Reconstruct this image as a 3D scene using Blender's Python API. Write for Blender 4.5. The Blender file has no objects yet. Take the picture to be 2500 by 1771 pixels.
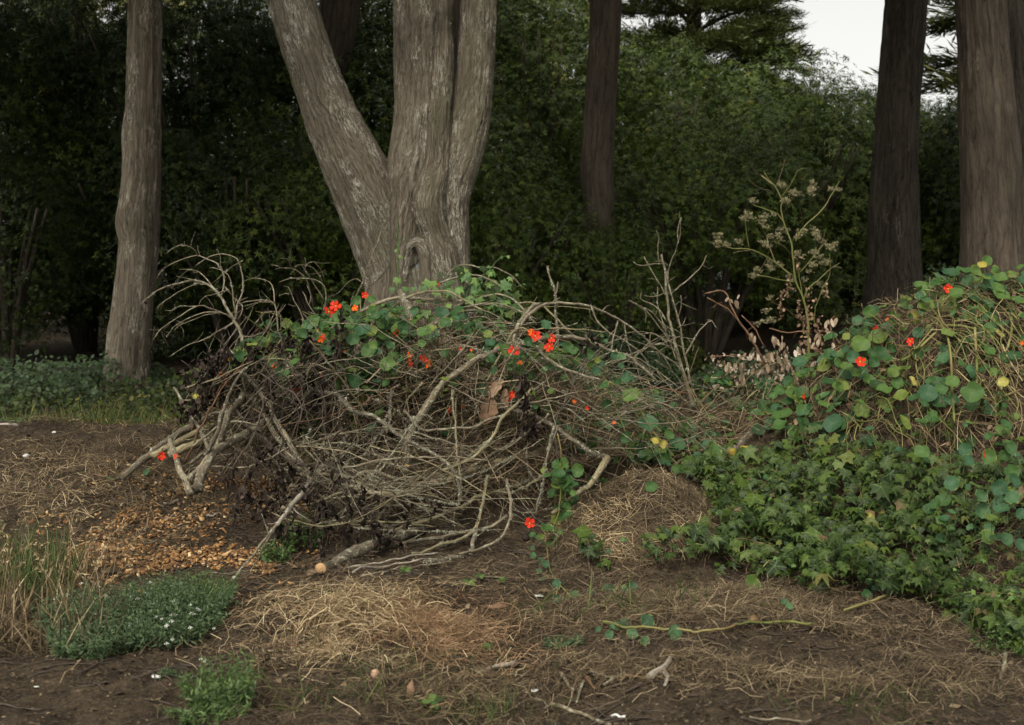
import bpy, math, random
import numpy as np
from mathutils import Vector, Matrix, Quaternion

rng = np.random.default_rng(11)
random.seed(5)
S = bpy.context.scene
COL = S.collection

# ------------------------------------------------------------------ camera, sky, sun, exposure
F = 2680.0                     # focal length in pixels of the 2500 px wide photograph
CAM_Z = 1.5
HOR = 720.0                    # photograph row of the horizon
PITCH = math.atan((885.5 - HOR) / F)
cam_d = bpy.data.cameras.new('camera')
cam = bpy.data.objects.new('camera', cam_d); COL.objects.link(cam)
cam.location = (0, 0, CAM_Z)
cam.rotation_euler = (math.pi / 2 - PITCH, 0, 0)
cam_d.sensor_width = 36; cam_d.lens = 36 * F / 2500
cam_d.clip_end = 2000; cam_d.clip_start = 0.05
cam_d.dof.use_dof = True; cam_d.dof.focus_distance = 7.0; cam_d.dof.aperture_fstop = 3.5
S.camera = cam
SUN_EL, SUN_AZ = math.radians(52), math.radians(205)   # azimuth clockwise from +Y: behind the camera, from the left
w = bpy.data.worlds.new('World'); S.world = w; w.use_nodes = True
nt = w.node_tree; nt.nodes.clear()
sky = nt.nodes.new('ShaderNodeTexSky'); sky.sky_type = 'NISHITA'; sky.sun_disc = False
sky.sun_elevation = SUN_EL; sky.sun_rotation = SUN_AZ; sky.air_density = 1.0; sky.dust_density = 4.0; sky.ozone_density = 1.0
hs = nt.nodes.new('ShaderNodeHueSaturation'); hs.inputs['Saturation'].default_value = 0.06
bg = nt.nodes.new('ShaderNodeBackground'); bg.inputs['Strength'].default_value = 0.15
wo = nt.nodes.new('ShaderNodeOutputWorld')
nt.links.new(sky.outputs[0], hs.inputs['Color']); tint = nt.nodes.new('ShaderNodeMix'); tint.data_type = 'RGBA'; tint.blend_type = 'MULTIPLY'; tint.inputs[0].default_value = 1.0; tint.inputs[7].default_value = (1.0, .985, .935, 1)
nt.links.new(hs.outputs[0], tint.inputs[6]); nt.links.new(tint.outputs[2], bg.inputs[0]); nt.links.new(bg.outputs[0], wo.inputs[0])
sd = bpy.data.lights.new('sun', 'SUN'); sd.energy = 1.15; sd.angle = math.radians(13); sd.color = (1.0, 0.90, 0.72)
sun = bpy.data.objects.new('sun', sd); COL.objects.link(sun)
_sv = Vector((math.sin(SUN_AZ) * math.cos(SUN_EL), math.cos(SUN_AZ) * math.cos(SUN_EL), math.sin(SUN_EL)))
sun.rotation_euler = _sv.to_track_quat('Z', 'Y').to_euler(); sun.location = _sv * 40
S.view_settings.view_transform = 'Standard'; S.view_settings.look = 'None'
S.view_settings.gamma = 1.0; S.view_settings.use_curve_mapping = False
S.view_settings.exposure = 0.64
S.render.engine = 'CYCLES'
S.cycles.max_bounces = 6; S.cycles.diffuse_bounces = 3; S.cycles.transparent_max_bounces = 4
S.cycles.glossy_bounces = 2; S.cycles.transmission_bounces = 2
S.cycles.use_adaptive_sampling = True; S.cycles.adaptive_threshold = 0.02
S.cycles.use_denoising = True

# ------------------------------------------------------------------ numeric helpers
def _h(ix, iy, iz):
    n = (ix * 73856093) ^ (iy * 19349663) ^ (iz * 83492791)
    n = (n ^ (n >> 13)) * 1274126177
    n = n & 0x7fffffff
    n = (n ^ (n >> 16)) & 0xffff
    return n / 32767.5 - 1.0
def vnoise(p):
    p = np.asarray(p, float)
    i = np.floor(p).astype(np.int64); f = p - i; u = f * f * (3 - 2 * f)
    x, y, z = i[..., 0], i[..., 1], i[..., 2]; a, b, c = u[..., 0], u[..., 1], u[..., 2]
    r = 0
    for dx in (0, 1):
        wx = a if dx else 1 - a
        for dy in (0, 1):
            wy = b if dy else 1 - b
            for dz in (0, 1):
                r = r + wx * wy * (c if dz else 1 - c) * _h(x + dx, y + dy, z + dz)
    return r
def fbm(p, o=4, lac=2.1, g=0.5):
    p = np.asarray(p, float); r = 0; a = 1.0
    for k in range(o):
        r = r + a * vnoise(p + 17.3 * k); p = p * lac; a *= g
    return r
def sst(a, b, x):
    t = np.clip((x - a) / (b - a), 0, 1); return t * t * (3 - 2 * t)
def xyz(x, y, z=0.0):
    x, y, z = np.broadcast_arrays(np.asarray(x, float), np.asarray(y, float), np.asarray(z, float))
    return np.stack([x, y, z], -1)
def nrm(v):
    v = np.asarray(v, float); return v / (np.linalg.norm(v, axis=-1, keepdims=True) + 1e-9)

# ------------------------------------------------------------------ the lie of the land
def H0(x, y):
    x = np.asarray(x, float); y = np.asarray(y, float)
    h = 0.023 * np.clip(y - 8, 0, 30)
    h = h + 0.85 * sst(2.5, 7.5, x) * sst(12, 19, y) * (1 - 0.3 * sst(30, 60, y))
    # long low bank of clippings on the left
    wl = sst(-2.0, -2.9, x)
    h = h + 0.44 * wl * sst(6.3, 8.4, y + 0.15 * np.sin(x * 1.7)) * sst(10.2, 8.6, y)
    # weedy heap on the right
    y0 = 5.75 - 0.55 * np.clip(x - 1.0, 0, 1.6)
    amp = 0.18 * sst(0.7, 1.5, x) + 1.30 * sst(1.35, 2.95, x)
    h = h + amp * sst(0, 1, (y - y0) / (7.35 - y0)) ** 0.9 * sst(9.2, 7.6, y) * sst(8.0, 5.0, x)
    # base of the brush pile and the nest of hay in it
    h = h + 0.30 * np.exp(-((x + 0.75) / 1.25) ** 2 - ((y - 7.7) / 0.8) ** 2)
    h = h + 0.30 * np.exp(-(((x + 0.50) / 0.62) ** 2 + ((y - 7.45) / 0.40) ** 2) ** 1.4)
    h = h + 0.44 * np.exp(-((x - 1.55) / .75) ** 2 - ((y - 8.3) / 0.75) ** 2)
    # straw mound
    h = h + 0.36 * (1 + .35 * vnoise(xyz(x * 5.5, y * 5.5, 2.))) * np.exp(-(((x - 0.76) / 0.40) ** 2 + ((y - 6.35) / 0.42) ** 2) ** 1.3)
    # hump of hay in front on the right
    h = h + 0.09 * np.exp(-((x - 1.05) / 0.75) ** 2 - ((y - 5.05) / 0.28) ** 2)
    h = h + 0.07 * np.exp(-((x + 0.85) / 0.5) ** 2 - ((y - 5.0) / 0.45) ** 2)
    return h
def H(x, y):
    h = H0(x, y)
    near = sst(26, 12, np.asarray(y, float))
    h = h + 0.045 * fbm(xyz(x * 1.1, y * 1.1, 3.1), 3) + near * 0.022 * fbm(xyz(x * 6, y * 6, 1.7), 3)
    y = np.asarray(y, float)
    return h + (1 - np.abs(fbm(xyz(x * 14, y * 14, 5.5), 3))) * .018 * sst(12, 9, y) * sst(-2.5, -.2, fbm(xyz(x * 1.5, y * 1.5, 9.), 2) * 2)
def P(px, py, y):
    """point seen at photograph pixel px,py lying y metres into the scene"""
    px, py, y = [np.asarray(v, float) for v in (px, py, y)]
    cx = px - 1250; cu = 885.5 - py
    cp, sp = math.cos(PITCH), math.sin(PITCH)
    dy = F * cp + cu * sp; dz = -F * sp + cu * cp
    t = y / dy
    return xyz(cx * t, y, CAM_Z + dz * t)
_ys = np.geomspace(3.0, 60, 420)
def G(px, py, off=0.0):
    """ground point under a photograph pixel; off pulls it towards the camera"""
    px = np.atleast_1d(np.asarray(px, float)); py = np.atleast_1d(np.asarray(py, float))
    q = P(px[:, None], py[:, None], _ys[None, :])
    below = q[..., 2] < H0(q[..., 0], q[..., 1])
    k = np.where(below.any(1), below.argmax(1), len(_ys) - 1)
    y = _ys[k]
    q1 = P(px, py, 1.0); dz = q1[:, 2] - CAM_Z
    for _ in range(5):
        q = P(px, py, y); yn = (H(q[:, 0], y) + .004 - CAM_Z) / np.minimum(dz, -1e-3)
        y = np.where((dz < -.05) & (np.abs(yn - y) < 1.2), y * .5 + yn * .5, y)
    return P(px, py, y - off)

# ------------------------------------------------------------------ mesh builder
WL = {}
class MB:
    def __init__(s): s.v = []; s.f = []; s.a = []; s.m = []; s.n = 0
    def add(s, V, Fs, A=None, mi=0):
        V = np.asarray(V, float).reshape(-1, 3)
        if A is None: A = np.zeros_like(V)
        s.v.append(V); s.a.append(np.asarray(A, float).reshape(-1, 3))
        if isinstance(Fs, np.ndarray): Fs = [Fs]
        for f in Fs:
            s.f.append(np.asarray(f, np.int64) + s.n); s.m.append(mi)
        s.n += len(V)
    def mesh(s, name, mats, org=(0, 0, 0), smooth=True):
        me = bpy.data.meshes.new(name)
        V = np.concatenate(s.v) - np.asarray(org, float)[None]
        A = np.concatenate(s.a)
        loops = np.concatenate([f.ravel() for f in s.f])
        sizes = np.concatenate([np.full(len(f), f.shape[1]) for f in s.f])
        mi = np.concatenate([np.full(len(f), m) for f, m in zip(s.f, s.m)])
        starts = np.concatenate([[0], np.cumsum(sizes)[:-1]])
        me.vertices.add(len(V)); me.vertices.foreach_set('co', V.astype(np.float32).ravel())
        me.loops.add(len(loops)); me.loops.foreach_set('vertex_index', loops.astype(np.int32))
        me.polygons.add(len(sizes)); me.polygons.foreach_set('loop_start', starts.astype(np.int32))
        me.polygons.foreach_set('material_index', mi.astype(np.int32))
        me.update(calc_edges=True)
        if smooth: me.polygons.foreach_set('use_smooth', np.ones(len(sizes), bool))
        at = me.attributes.new('co', 'FLOAT_VECTOR', 'POINT'); at.data.foreach_set('vector', A.astype(np.float32).ravel())
        for m in (mats if isinstance(mats, (list, tuple)) else [mats]): me.materials.append(m)
        return me
    def build(s, name, mats, parent=None, org=None, smooth=True, **tags):
        if parent is not None: org = WL[parent.name]
        if org is None: org = s.v[0].mean(0)
        o = bpy.data.objects.new(name, s.mesh(name, mats, org, smooth)); COL.objects.link(o)
        if parent is not None: o.parent = parent
        else: o.location = org
        WL[o.name] = np.asarray(org, float)
        for k, v in tags.items():
            if v: o[k] = v
        return o
def thing(name, label, cat, loc, group=None):
    o = bpy.data.objects.new(name, None); COL.objects.link(o); o.location = loc
    o.empty_display_size = 0.1
    o['label'] = label; o['category'] = cat
    if group: o['group'] = group
    WL[o.name] = np.asarray(loc, float)
    return o
def place(name, me, parent, pos, R, s, **tags):
    o = bpy.data.objects.new(name, me); COL.objects.link(o)
    o.parent = parent
    base = WL[parent.name] if parent is not None else np.zeros(3)
    p = np.asarray(pos) - base
    M = Matrix([[R[0][0] * s, R[0][1] * s, R[0][2] * s, p[0]], [R[1][0] * s, R[1][1] * s, R[1][2] * s, p[1]],
                [R[2][0] * s, R[2][1] * s, R[2][2] * s, p[2]], [0, 0, 0, 1]])
    o.matrix_basis = M
    WL[o.name] = np.asarray(pos)
    for k, v in tags.items(): o[k] = v
    return o

def smooth_path(pts, n):
    """Catmull-Rom through pts (k,d) -> n samples"""
    pts = np.asarray(pts, float)
    if len(pts) == 2: 
        t = np.linspace(0, 1, n)[:, None]; return pts[0] * (1 - t) + pts[1] * t
    q = np.vstack([2 * pts[0] - pts[1], pts, 2 * pts[-1] - pts[-2]])
    seg = np.linalg.norm(np.diff(pts, axis=0), axis=1); cs = np.concatenate([[0], np.cumsum(seg)])
    u = np.linspace(0, cs[-1], n)
    k = np.clip(np.searchsorted(cs, u, side='right') - 1, 0, len(seg) - 1)
    t = ((u - cs[k]) / (seg[k] + 1e-9))[:, None]
    a, b, c, d = q[k], q[k + 1], q[k + 2], q[k + 3]
    return 0.5 * (2 * b + (c - a) * t + (2 * a - 5 * b + 4 * c - d) * t * t + (3 * b - a - 3 * c + d) * t ** 3)
def pframes(pts):
    T = nrm(np.gradient(pts, axis=0))
    ref = np.array([0, 1.0, 0]) if abs(T[0][1]) < 0.8 else np.array([1.0, 0, 0])
    N = np.zeros_like(T); v = nrm(ref - T[0] * T[0].dot(ref)); N[0] = v
    for i in range(1, len(T)):
        v = N[i - 1] - T[i] * T[i].dot(N[i - 1]); N[i] = v / (np.linalg.norm(v) + 1e-9)
    return T, N, np.cross(T, N)
def tube(mb, pts, rad, sides=7, rough=0.0, seed=0.0, tip=False, cap=True, mi=0, knob=0.0):
    pts = np.asarray(pts, float); n = len(pts)
    rad = np.broadcast_to(np.asarray(rad, float), (n,)).copy()
    if tip: rad[-1] *= 0.25
    T, N, B = pframes(pts)
    th = np.arange(sides) * 2 * np.pi / sides
    ln = np.concatenate([[0], np.cumsum(np.linalg.norm(np.diff(pts, axis=0), axis=1))])
    cs, sn = np.cos(th), np.sin(th)
    loc = np.stack([cs[None] * rad[:, None], sn[None] * rad[:, None], np.repeat(ln[:, None], sides, 1)], -1)
    r = rad[:, None] * np.ones((n, sides))
    if rough:
        r = r * (1 + rough * vnoise(loc / (rad.max() * 1.3 + 1e-6) * np.array([1, 1, .35]) + seed))
    if knob:
        r = r * (1 + knob * np.clip(vnoise(xyz(ln / (rad.max() * 4), seed, 0.5)), 0, 1)[:, None])
    V = pts[:, None] + N[:, None] * (cs[None] * r)[..., None] + B[:, None] * (sn[None] * r)[..., None]
    i = np.arange(n - 1)[:, None] * sides; j = np.arange(sides)[None]
    k = (j + 1) % sides
    Q = np.stack([i + j, i + k, i + sides + k, i + sides + j], -1).reshape(-1, 4)
    fs = [Q]
    if cap:
        fs.append(np.arange(sides)[::-1][None].copy()); fs.append((np.arange(sides) + (n - 1) * sides)[None].copy())
    A = loc + np.array([seed * 1.7 % 5, seed * 3.1 % 5, seed * 2.3 % 7])
    mb.add(V.reshape(-1, 3), fs, A.reshape(-1, 3), mi)
def inst(mb, tpl, pos, R, s, rnd=None, mi=0):
    """many copies of a small template in one mesh"""
    TV, TF = tpl
    n, k = len(pos), len(TV)
    if n == 0: return
    s = np.broadcast_to(np.asarray(s, float), (n,))
    V = np.einsum('nij,kj->nki', R, TV) * s[:, None, None] + np.asarray(pos)[:, None]
    if rnd is None: rnd = rng.random(n)
    A = np.empty((n, k, 3)); A[..., 0] = TV[None, :, 0]; A[..., 1] = TV[None, :, 1]; A[..., 2] = np.asarray(rnd)[:, None]
    fs = [(f[None] + (np.arange(n) * k)[:, None, None]).reshape(-1, f.shape[1]) for f in TF]
    mb.add(V.reshape(-1, 3), fs, A.reshape(-1, 3), mi)
def frames(n, h):
    z = nrm(n); h = np.asarray(h, float); x = nrm(h - (h * z).sum(-1, keepdims=True) * z); y = np.cross(z, x)
    return np.stack([x, y, z], -1)
def rdir(n): return nrm(rng.normal(size=(n, 3)))

# ------------------------------------------------------------------ materials
class NTB:
    def __init__(s, name):
        s.m = bpy.data.materials.new(name); s.m.use_nodes = True; s.t = s.m.node_tree; s.t.nodes.clear()
    def n(s, typ, ins=None, **props):
        nd = s.t.nodes.new('ShaderNode' + typ)
        for k, v in props.items(): setattr(nd, k, v)
        for k, v in (ins or {}).items():
            if isinstance(v, bpy.types.NodeSocket): s.t.links.new(v, nd.inputs[k])
            else: nd.inputs[k].default_value = v
        return nd
    def attr(s, name='co'): return s.n('Attribute', attribute_name=name).outputs['Vector']
    def math(s, op, a, b=None, c=None, clamp=False):
        d = {0: a}
        if b is not None: d[1] = b
        if c is not None: d[2] = c
        nd = s.n('Math', d, operation=op); nd.use_clamp = clamp; return nd.outputs[0]
    def ramp(s, f, stops, interp='LINEAR'):
        nd = s.n('ValToRGB', {0: f}); r = nd.color_ramp; r.interpolation = interp
        while len(r.elements) < len(stops): r.elements.new(0.5)
        for e, (p, c) in zip(r.elements, stops):
            e.position = p; e.color = (c, c, c, 1) if isinstance(c, (int, float)) else (*c, 1)
        return nd.outputs[0]
    def noise(s, vec, scale, detail=4, rough=0.55, dist=0.0):
        return s.n('TexNoise', {'Vector': vec, 'Scale': scale, 'Detail': detail, 'Roughness': rough, 'Distortion': dist}).outputs[0]
    def mix(s, f, a, b, blend='MIX'):
        nd = s.n('Mix', data_type='RGBA', blend_type=blend); nd.clamp_factor = True
        for k, v in ((0, f), (6, a), (7, b)):
            if isinstance(v, bpy.types.NodeSocket): s.t.links.new(v, nd.inputs[k])
            elif k == 0: nd.inputs[0].default_value = v
            else: nd.inputs[k].default_value = (*v, 1) if len(v) == 3 else v
        return nd.outputs[2]
    def scale(s, v, sc):
        return s.n('VectorMath', {0: v, 1: sc}, operation='MULTIPLY').outputs[0]
    def bump(s, h, st, dist): return s.n('Bump', {'Height': h, 'Strength': st, 'Distance': dist}).outputs[0]
    def out(s, col, rough=0.8, normal=None, spec=0.3, trans=None):
        d = {'Base Color': col if isinstance(col, bpy.types.NodeSocket) else (*col, 1), 'Roughness': rough, 'Specular IOR Level': spec}
        if normal is not None: d['Normal'] = normal
        p = s.n('BsdfPrincipled', d); sh = p.outputs[0]
        if trans:
            dd = {'Color': trans[1]} if isinstance(trans[1], bpy.types.NodeSocket) else {'Color': (*trans[1], 1)}
            tr = s.n('BsdfTranslucent', dd)
            mx = s.n('MixShader', {0: trans[0]}); s.t.links.new(sh, mx.inputs[1]); s.t.links.new(tr.outputs[0], mx.inputs[2]); sh = mx.outputs[0]
        o = s.n('OutputMaterial'); s.t.links.new(sh, o.inputs[0]); return s.m
def rnd_of(b):
    sep = b.n('SeparateXYZ', {0: b.attr()})
    r = b.math('FRACT', b.math('ADD', sep.outputs[2], b.n('ObjectInfo').outputs['Random']))
    return sep, r

def bark_mat(name, dark, mid, light, pale, scale=14.0, stretch=0.10, pale_at=0.62, bump=0.03, moss=None, rough=0.9):
    b = NTB(name)
    a0 = b.attr(); wob = b.n('TexNoise', {'Vector': a0, 'Scale': 5.0, 'Detail': 3}).outputs['Color']
    aw = b.n('VectorMath', {0: a0, 1: b.scale(wob, (.05, .05, .05))}, operation='ADD').outputs[0]
    co = b.scale(aw, (1, 1, stretch)); co2 = b.scale(aw, (1, 1, stretch * 3.2))
    n1 = b.noise(co, scale, 6, 0.7, 0.9)
    n2 = b.noise(co2, scale * 1.9, 5, 0.75, 1.2)
    vo = b.n('TexVoronoi', {'Vector': b.scale(aw, (1, 1, stretch * 1.6)), 'Scale': scale * .9}, feature='DISTANCE_TO_EDGE').outputs['Distance']
    crack = b.ramp(vo, [(0.0, 1.0), (0.09, 0.35), (0.2, 0.0)])
    big = b.noise(b.scale(a0, (1, 1, 0.5)), 2.2, 4)
    c = b.ramp(n1, [(0.32, dark), (0.46, mid), (0.66, light)])
    c = b.mix(b.ramp(n2, [(0.42, 0.0), (0.70, 0.7)]), c, light)
    c = b.mix(b.ramp(n2, [(0.30, 0.7), (0.43, 0.0)]), c, dark)
    c = b.mix(b.math('MULTIPLY', crack, .38), c, dark)
    c = b.mix(b.ramp(big, [(0.32, 0.40), (0.54, 0.0)]), c, dark)
    pm = b.math('MULTIPLY', b.ramp(n2, [(0.50, 0.0), (0.58, 1.0)]), b.ramp(b.noise(b.scale(a0, (1, 1, .45)), 4.0, 4), [(pale_at - 0.04, 0.0), (pale_at + 0.05, 1.0)]))
    c = b.mix(pm, c, pale)
    if moss:
        mm = b.ramp(b.noise(b.scale(a0, (1, 1, 0.35)), 2.6, 5), [(0.50, 0.0), (0.62, 0.55)])
        c = b.mix(mm, c, moss, 'MIX')
    hgt = b.math('SUBTRACT', b.math('ADD', n1, b.math('MULTIPLY', n2, 0.7)), b.math('MULTIPLY', crack, .2))
    return b.out(c, rough, b.bump(hgt, 1.0, bump), 0.15)
M = {}
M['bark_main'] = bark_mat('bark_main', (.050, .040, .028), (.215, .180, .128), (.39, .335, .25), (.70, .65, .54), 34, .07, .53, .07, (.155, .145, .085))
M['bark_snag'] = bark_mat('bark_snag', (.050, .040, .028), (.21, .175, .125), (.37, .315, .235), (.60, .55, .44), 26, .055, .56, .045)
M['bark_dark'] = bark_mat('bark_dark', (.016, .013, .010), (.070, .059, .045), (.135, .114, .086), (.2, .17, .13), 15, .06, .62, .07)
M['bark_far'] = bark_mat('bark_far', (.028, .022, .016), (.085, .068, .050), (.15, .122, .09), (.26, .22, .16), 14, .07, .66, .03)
M['deadwood'] = bark_mat('deadwood', (.10, .10, .10), (.26, .26, .255), (.38, .38, .37), (.45, .45, .44), 30, .15, .6, .01)
def twig_mat(name, dark, mid, light, lichen, lich=0.56):
    b = NTB(name)
    a = b.attr()
    n1 = b.noise(b.scale(a, (1, 1, .22)), 90, 4, .65)
    n3 = b.noise(a, 34, 5, .65)
    big = b.noise(a, 4.5, 3)
    c = b.ramp(n1, [(0.3, dark), (0.5, mid), (0.7, light)])
    c = b.mix(b.ramp(big, [(0.35, .6), (0.6, 0.0)]), c, dark)
    c = b.mix(b.ramp(n3, [(lich, 0.0), (lich + .08, 0.85)]), c, lichen)
    return b.out(c, .88, b.bump(b.math('ADD', n1, n3), 1.0, .006), .2)
M['twig'] = twig_mat('twig', (.065, .052, .035), (.205, .17, .115), (.33, .28, .195), (.36, .37, .27), .55)
M['twig_olive'] = twig_mat('twig_olive', (.10, .082, .045), (.25, .21, .12), (.35, .30, .185), (.38, .39, .29), .57)
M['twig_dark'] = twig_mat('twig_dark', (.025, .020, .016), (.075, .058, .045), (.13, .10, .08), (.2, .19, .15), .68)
M['twig_red'] = twig_mat('twig_red', (.07, .035, .02), (.19, .11, .065), (.27, .17, .11), (.3, .28, .2), .66)
M['twig_pale'] = twig_mat('twig_pale', (.15, .125, .095), (.33, .29, .235), (.46, .41, .34), (.22, .19, .15), .62)
M['log'] = twig_mat('log', (.05, .04, .028), (.135, .112, .078), (.225, .19, .135), (.36, .37, .28), .56)

def simple_rnd(name, stops, rough=.8, spec=.2, trans=None, nscale=0):
    b = NTB(name); sep, r = rnd_of(b)
    c = b.ramp(r, stops)
    t = None
    if trans: t = (trans, b.mix(.35, c, (.35, .38, .08)))
    return b.out(c, rough, None, spec, t)
M['cut'] = simple_rnd('cut', [(0, (.40, .24, .115)), (1, (.46, .29, .15))])
M['lichen'] = simple_rnd('lichen', [(0, (.20, .20, .14)), (.5, (.33, .34, .25)), (1, (.46, .47, .38))])
M['straw'] = simple_rnd('straw', [(0, (.07, .047, .025)), (.35, (.18, .122, .062)), (.7, (.34, .25, .135)), (1, (.64, .52, .32))], .7)
M['straw_dark'] = simple_rnd('straw_dark', [(0, (.035, .026, .016)), (.4, (.082, .059, .035)), (.8, (.165, .121, .070)), (1, (.33, .26, .155))], .8)
M['needle'] = simple_rnd('needle', [(0, (.09, .05, .026)), (.5, (.20, .118, .064)), (1, (.36, .235, .13))], .7)
M['chip'] = simple_rnd('chip', [(0, (.05, .033, .021)), (.35, (.14, .072, .032)), (.6, (.28, .145, .055)), (.85, (.43, .25, .10)), (1, (.62, .46, .26))], .7)
M['crumb'] = simple_rnd('crumb', [(0, (.02, .015, .010)), (.5, (.052, .038, .025)), (.85, (.11, .08, .05)), (1, (.22, .16, .10))], .9)
M['wilt'] = simple_rnd('wilt', [(0, (.014, .010, .008)), (.7, (.040, .030, .024)), (1, (.085, .064, .05))], .9, .1)
M['drybrown'] = simple_rnd('drybrown', [(0, (.12, .072, .043)), (.5, (.23, .145, .09)), (1, (.34, .24, .16))], .8, .15)
M['drypale'] = simple_rnd('drypale', [(0, (.12, .08, .05)), (.4, (.25, .18, .12)), (.8, (.38, .30, .22)), (1, (.56, .49, .40))], .8, .15, .12)
M['vine'] = simple_rnd('vine', [(0, (.08, .10, .025)), (.4, (.16, .165, .05)), (.8, (.22, .19, .075)), (1, (.14, .09, .04))], .6)
M['vine_dry'] = simple_rnd('vine_dry', [(0, (.045, .03, .018)), (.5, (.12, .085, .047)), (.85, (.22, .17, .09)), (1, (.38, .31, .16))], .75)
M['hemlock'] = simple_rnd('hemlock', [(0, (.13, .145, .04)), (.5, (.16, .165, .05)), (1, (.18, .16, .07))], .6)
M['umbel'] = simple_rnd('umbel', [(0, (.13, .115, .06)), (.6, (.24, .215, .12)), (1, (.36, .32, .19))], .8)
M['grass_green'] = simple_rnd('grass_green', [(0, (.022, .042, .011)), (.6, (.052, .088, .022)), (1, (.13, .15, .045))], .55, .3, .2)
M['weed'] = simple_rnd('weed', [(0, (.032, .058, .024)), (.5, (.064, .105, .045)), (1, (.12, .17, .075))], .6, .25, .15)
M['weed_bright'] = simple_rnd('weed_bright', [(0, (.028, .052, .014)), (.6, (.056, .098, .026)), (1, (.11, .17, .045))], .5, .3, .15)
M['white'] = simple_rnd('white', [(0, (.45, .45, .40)), (1, (.66, .66, .62))], .7)
M['cone'] = simple_rnd('cone', [(0, (.02, .015, .012)), (1, (.06, .045, .035))], .9)
M['stonebit'] = simple_rnd('stonebit', [(0, (.38, .22, .15)), (1, (.42, .27, .18))], .8)

def round_leaf(name, stops, edge=0.93):
    b = NTB(name); sep, r = rnd_of(b)
    x, y = sep.outputs[0], sep.outputs[1]
    rad = b.math('SQRT', b.math('ADD', b.math('MULTIPLY', x, x), b.math('MULTIPLY', y, y)))
    th = b.math('ARCTAN2', y, x)
    v = b.math('MULTIPLY', b.math('ABSOLUTE', b.math('SINE', b.math('MULTIPLY', th, 4.5))), b.math('ADD', rad, .12))
    vein = b.math('MULTIPLY', b.ramp(v, [(.02, 1.0), (.10, 0.0)]), b.ramp(rad, [(.0, .9), (.85, .15)]))
    seedv = b.n('CombineXYZ', {0: x, 1: y, 2: b.math('MULTIPLY', r, 37.0)}).outputs[0]
    nz = b.noise(seedv, 2.2, 4)
    c = b.ramp(r, stops)
    c = b.mix(b.ramp(nz, [(.35, .35), (.65, 0.0)]), c, (.03, .06, .025))
    c = b.mix(b.math('MULTIPLY', vein, .6), c, (.24, .33, .14))
    # some leaves yellow and brown from the rim
    sick = b.math('FRACT', b.math('MULTIPLY', r, 7.31))
    q = b.math('ADD', b.math('ADD', rad, b.math('MULTIPLY', nz, .9)), b.math('MULTIPLY', sick, .62))
    c = b.mix(b.ramp(q, [(1.62 / 2.2, 0.0), (1.80 / 2.2, 1.0)]) if False else b.ramp(b.math('MULTIPLY', q, .5), [(edge + .05, 0.0), (edge + .12, 1.0)]), c, (.17, .19, .045))
    c = b.mix(b.ramp(b.math('MULTIPLY', q, .5), [(edge + .15, 0.0), (edge + .18, 1.0)]), c, (.20, .13, .06))
    return b.out(c, .55, b.bump(nz, .4, .01), .22, (.15, b.mix(.4, c, (.25, .40, .04))))
GREEN = [(0, (.020, .060, .017)), (.3, (.033, .085, .021)), (.6, (.054, .115, .024)), (.85, (.088, .150, .028)), (1, (.16, .19, .035))]
M['nast'] = round_leaf('nast', GREEN)
M['nast_blue'] = round_leaf('nast_blue', [(0, (.024, .070, .032)), (.5, (.036, .095, .042)), (1, (.062, .135, .052))], .93)
M['nast_yellow'] = round_leaf('nast_yellow', [(0, (.42, .29, .03)), (.5, (.38, .33, .06)), (1, (.46, .40, .13))], .62)
def ivy_mat(name, stops, gloss=.52):
    b = NTB(name); sep, r = rnd_of(b)
    x, y = sep.outputs[0], sep.outputs[1]
    th = b.math('ARCTAN2', y, x)
    rad = b.math('SQRT', b.math('ADD', b.math('MULTIPLY', x, x), b.math('MULTIPLY', y, y)))
    v = b.math('MULTIPLY', b.math('ABSOLUTE', b.math('SINE', b.math('MULTIPLY', th, 2.5))), rad)
    vein = b.ramp(v, [(.01, .5), (.07, 0.0)])
    nz = b.noise(b.n('CombineXYZ', {0: x, 1: y, 2: b.math('MULTIPLY', r, 37.0)}).outputs[0], 3, 4)
    c = b.ramp(r, stops)
    c = b.mix(b.ramp(nz, [(.4, .35), (.7, 0.0)]), c, (.02, .035, .012))
    c = b.mix(vein, c, (.17, .24, .10))
    return b.out(c, gloss, b.bump(nz, .4, .008), .25, (.12, b.mix(.4, c, (.2, .34, .04))))
M['ivy'] = ivy_mat('ivy', [(0, (.010, .022, .003)), (.35, (.024, .046, .006)), (.7, (.044, .075, .009)), (.93, (.076, .118, .014)), (.98, (.13, .13, .03)), (1, (.14, .08, .04))])
M['ivy_fresh'] = ivy_mat('ivy_fresh', [(0, (.055, .12, .030)), (.5, (.085, .175, .045)), (1, (.16, .26, .05))])
M['cover'] = simple_rnd('cover', [(0, (.010, .018, .003)), (.5, (.026, .042, .006)), (.9, (.055, .078, .011)), (1, (.14, .13, .03))], .55, .3, .12)
M['bramble'] = simple_rnd('bramble', [(0, (.025, .045, .018)), (.6, (.045, .08, .03)), (1, (.08, .12, .045))], .5, .3, .1)
def shrub_mat(name, stops, rough=.38, spec=.4):
    b = NTB(name); sep, r = rnd_of(b)
    return b.out(b.ramp(r, stops), rough, None, spec, (.10, b.mix(.3, b.ramp(r, stops), (.18, .26, .04))))
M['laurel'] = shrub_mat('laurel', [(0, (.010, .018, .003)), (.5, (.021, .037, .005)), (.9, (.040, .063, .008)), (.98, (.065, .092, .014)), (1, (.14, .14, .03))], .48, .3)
M['laurel_light'] = shrub_mat('laurel_light', [(0, (.020, .036, .005)), (.5, (.052, .086, .009)), (.93, (.096, .146, .015)), (1, (.20, .20, .03))], .45, .35)  # laurel again, the light on the thicket put into brighter greens
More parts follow.
